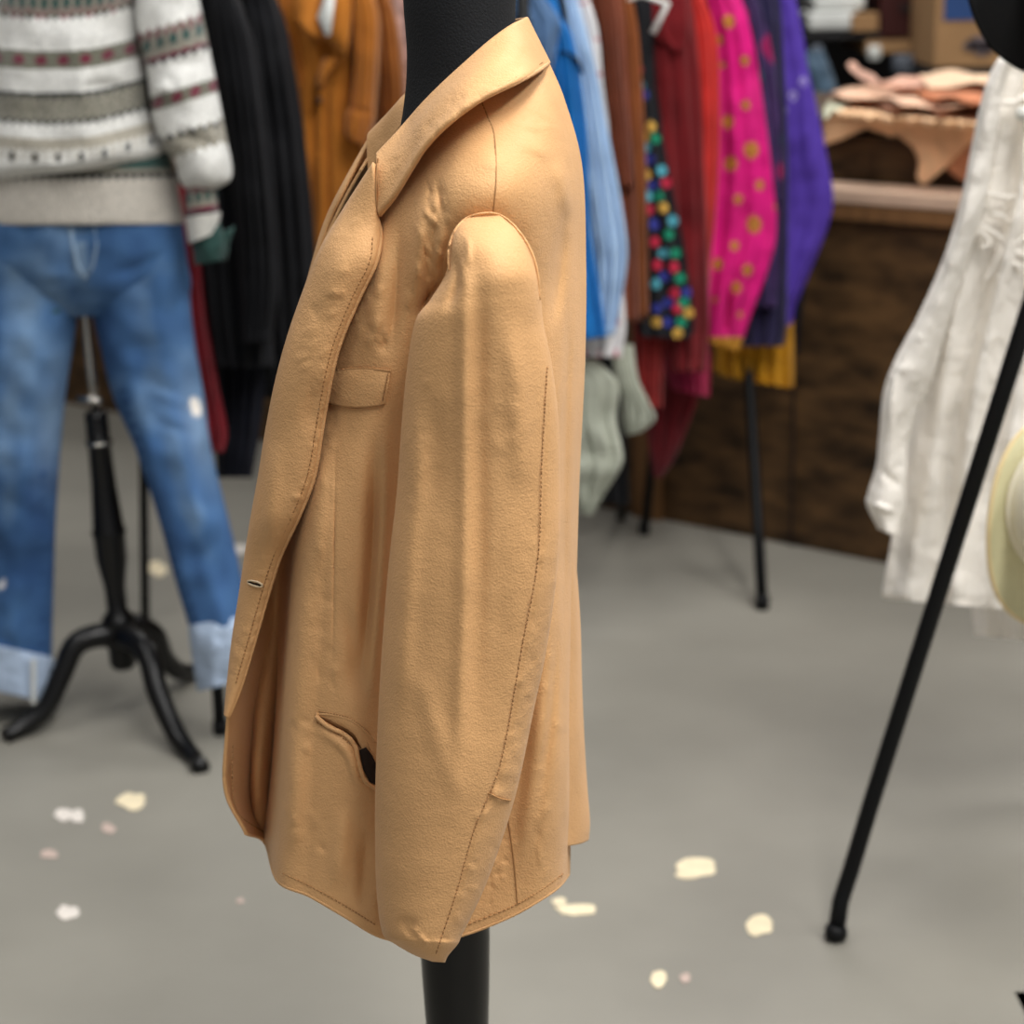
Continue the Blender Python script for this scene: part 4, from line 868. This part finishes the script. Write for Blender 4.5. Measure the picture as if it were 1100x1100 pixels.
MB().tube([f2, f2+Vector((0, 0, .03))], .014, 12).build('rubber_foot', M['black_metal'], mr_)
f3 = fl(676, 600); MB().tube([f3+Vector((0, .35, 0)), p1(668, 470, 4.48), p1(662, 430, 4.46), p1(640, 200, 4.4), Vector((p1(630, 0, 4.4).x, 4.4, rz2))], .012, 12).build('leg', M['black_metal'], mr_)
MB().tube([Vector((p1(560, -90, 3.7).x, 3.7, rz2)), Vector((p1(690, -90, 4.2).x, 4.2, rz2)), t1, Vector((p1(840, -90, 4.68).x, 4.68, rz2))], .012, 12).build('rail', M['black_metal'], mr_)
f4 = Vector((p1(560, -90, 3.7).x, 3.7, 0)); MB().tube([f4, f4+Vector((0, 0, rz2))], .012, 12).build('leg', M['black_metal'], mr_)
# ---- white shirts at the right
GW = 'white shirts on the right rack'
F4 = dict(nz=.007, nsc=11, nv=140, nu=140)
ws = garment('shirt', 'white cotton western shirt with scroll embroidery, long sleeve hanging at the left', 'shirt', 'white_cotton', [
  ('body', R(3.05, .07, (1085,50,1180,40), (1068,70,1230,70), (1056,105,1236,105), (1045,200,1240,200), (1014,300,1240,300), (984,400,1240,400), (967,480,1240,480), (960,560,1240,560), (953,605,1240,610), (948,636,1240,660), (951,643,1235,668)), dict(folds=[(6, .014, .1, .05), (11, .005, .3, .1)], cre=[([(1040,250),(1010,450),(992,640)], 9, .012), ([(1022,300),(1000,420),(975,600)], 7, -.012), ([(1000,645),(1010,600)], 8, -.01)])),
  ('sleeve', R(2.97, .05, (1072,66,1090,62), (1056,100,1078,98), (1043,160,1068,160), (1032,215,1060,215), (1014,275,1040,278), (988,335,1018,350), (962,385,1000,410), (949,420,985,440), (944,470,975,476), (941,500,974,505), (932,530,972,540), (931,543,969,560), (943,568,966,578)), dict(cre=[([(985,395),(962,404),(954,470)], 4, .012), ([(990,410),(972,450),(960,540)], 7, -.016), ([(1052,140),(1030,250),(1000,330)], 4, .006), ([(940,500),(975,530)], 4, -.008), ([(934,540),(966,552)], 3, .006)]))], GW, **F4)
yk = smooth_poly([(1060,100),(1066,107),(1078,110),(1092,109),(1100,104),(1110,120),(1130,122)], 30)
MB().tube([p1(x, y, 2.975) for x, y in yk], .0035, 8).build('yoke_edge', M['white_cotton'], ws)
em = MB()
def scroll(pts, r=.0035): em.tube([p1(x, y, 2.978+.0001*(x-1000)) for x, y in smooth_poly(pts, 24)], r, 6)
scroll([(1040,212),(1060,208),(1080,212),(1100,210),(1120,214)])
scroll([(1042,238),(1060,246),(1078,258),(1090,270),(1104,276)]); scroll([(1100,240),(1086,248),(1076,262),(1070,280),(1062,296),(1058,300)])
scroll([(1046,246),(1056,252),(1062,262),(1054,266)]); scroll([(1084,240),(1076,232),(1066,230)]); scroll([(1092,262),(1100,256),(1108,260)]); scroll([(1078,290),(1088,284),(1096,288)]); scroll([(1040,215),(1040,240),(1036,270)])
em.build('embroidery', M['white_cotton'], ws)
bt2 = MB()
MB().tube([p1(1100, 122, 2.975), p1(1099, 122, 2.955)], .011, 14).build('button', M['white_plastic'], ws)
garment('shirt', 'second white shirt whose hem shows under the cream hat', 'shirt', 'white_cotton', [
  ('body', R(3.2, .04, (1075,60,1200,60), (1070,200,1240,200), (1060,400,1240,400), (1050,560,1240,560), (1044,640,1240,650), (1046,676,1240,696), (1046,682,1240,702)), dict(folds=[(6, .012, .3, .05)]))], GW, **F4)
rr_ = thing('garment_rack', 'black tube rack with a long slanting leg before the white shirts', 'clothes rack', tuple(fl(900, 1005)))
g1 = fl(898, 1003, .012); 
MB().tube([g1, p1(903, 968, 2.70), p1(914, 935, 2.70), p1(936, 862, 2.69), p1(1100, 350, 2.66), p1(1165, 145, 2.64), p1(1185, 60, 2.64)], .0125, 14).build('leg', M['black_metal'], rr_)
MB().tube([fl(898, 1005, 0), g1+Vector((0, 0, .004)), g1+Vector((.002, 0, .012))], [.0165, .0165, .014], 14).build('rubber_foot', M['black_metal'], rr_)
tp = p1(1185, 60, 2.64); MB().tube([tp, tp+Vector((.9, .6, 0))], .0125, 12).build('rail', M['black_metal'], rr_)
e2 = tp+Vector((.9, .6, 0)); MB().tube([e2, Vector((e2.x+.2, e2.y+.2, 0))], .0125, 12).build('leg', M['black_metal'], rr_)
# hats
def hat(name, label, cx, cy, Y, rx, ry, cxo, m, me, tilt=0, curl=.03, crown=(.50, .44), cyo=-8):
    c = p1(cx, cy, Y); h = thing(name, label, 'hat', tuple(c)); k = Y/FPX
    nu, nv = 64, 26; V = []
    A0, B0 = rx*k, ry*k
    for i in range(nv):
        s = i/(nv-1)
        for j in range(nu):
            q = 2*math.pi*j/nu; rr = crown[0]+(1-crown[0])*s
            side = math.cos(q)**2
            V.append(c+Vector((A0*rr*math.cos(q)*(1-.12*side*s*s)+cxo*k*(1-s), -curl*side*s**2.2*1.2+.02*(1-side)*s*s, B0*rr*math.sin(q)-cyo*k*(1-s))))
    build('brim', V, gridfaces(nv, nu, True), M['felt_shaded'] if m is M['felt'] else m, h, mods=[('solid', .0035, 0)])
    MB().tube([V[(nv-1)*nu+j] for j in range(nu)]+[V[(nv-1)*nu]], .0032, 8).build('brim_binding', me, h)
    V = []
    for i in range(nv):
        s = i/(nv-1)
        for j in range(nu):
            q = 2*math.pi*j/nu
            rr = crown[0]*(1.0 if s < .02 else (1-.14*min(1, s/.7))) if s < .7 else crown[0]*.86*math.cos((s-.7)/.3*math.pi/2)
            dep = .115*min(1, s/.7)+(.012*math.sin((s-.7)/.3*math.pi/2) if s > .7 else 0)
            dent = -.03*math.exp(-((rr*math.cos(q))/.13)**2) if s > .6 else 0
            pin = -.016*math.exp(-((math.sin(q)-.7)/.3)**2)*(1 if s > .35 else 0)
            V.append(c+Vector((A0*rr*math.cos(q)+cxo*k, -dep-dent+pin*-1, B0*rr*math.sin(q)-cyo*k)))
    build('crown', V, gridfaces(nv, nu, True)+[[(nv-1)*nu+j for j in range(nu)]], m, h)
    bd = [c+Vector((A0*crown[0]*1.01*math.cos(2*math.pi*j/nu)+cxo*k, -.006, B0*crown[0]*1.01*math.sin(2*math.pi*j/nu)-cyo*k)) for j in range(nu+1)]
    MB().tube(bd, .004, 8).build('hat_band', m, h)
    return h
hat('cowboy_hat', 'cream felt cowboy hat hanging at the right edge below the black hat', 1142, 565, 2.56, 98, 124, 0, M['felt'], M['felt_edge'], crown=(.64, .44), cyo=-24, curl=.012)
hat('cowboy_hat', 'black felt hat in the top right corner above the white shirt', 1168, -62, 2.56, 146, 140, 0, M['black_felt'], M['black_felt'], crown=(.45, .4), cyo=0, curl=.012)
# wooden furniture corner at the lower right edge
M['red_wood'] = mat('red_brown_wood', rgb(110, 70, 45), .5, (30, .2, .002), .2, 6, wood=(1, 8, 8))
wf = thing('wooden_box', 'brown wooden box just entering the lower right corner', 'box', tuple(fl(1160, 1180)))
s0 = fl(1151, 1190); ht = p1(1094, 1074, s0.y+.3).z
for i, z in enumerate((ht*.18, ht*.5, ht*.82)): MB().box(s0+Vector((.2, 0, z)), (.2, .008, ht*.15)).build('board', M['red_wood'], wf, smooth=False, mods=[('bevel', .002)])
for i, z in enumerate((ht*.18, ht*.5, ht*.82)): MB().box(s0+Vector((.2, .3, z)), (.2, .008, ht*.15)).build('board', M['red_wood'], wf, smooth=False, mods=[('bevel', .002)])
for x in (.008, .392): MB().box(s0+Vector((x, .15, ht/2)), (.008, .14, ht/2)).build('side_panel', M['red_wood'], wf, smooth=False)
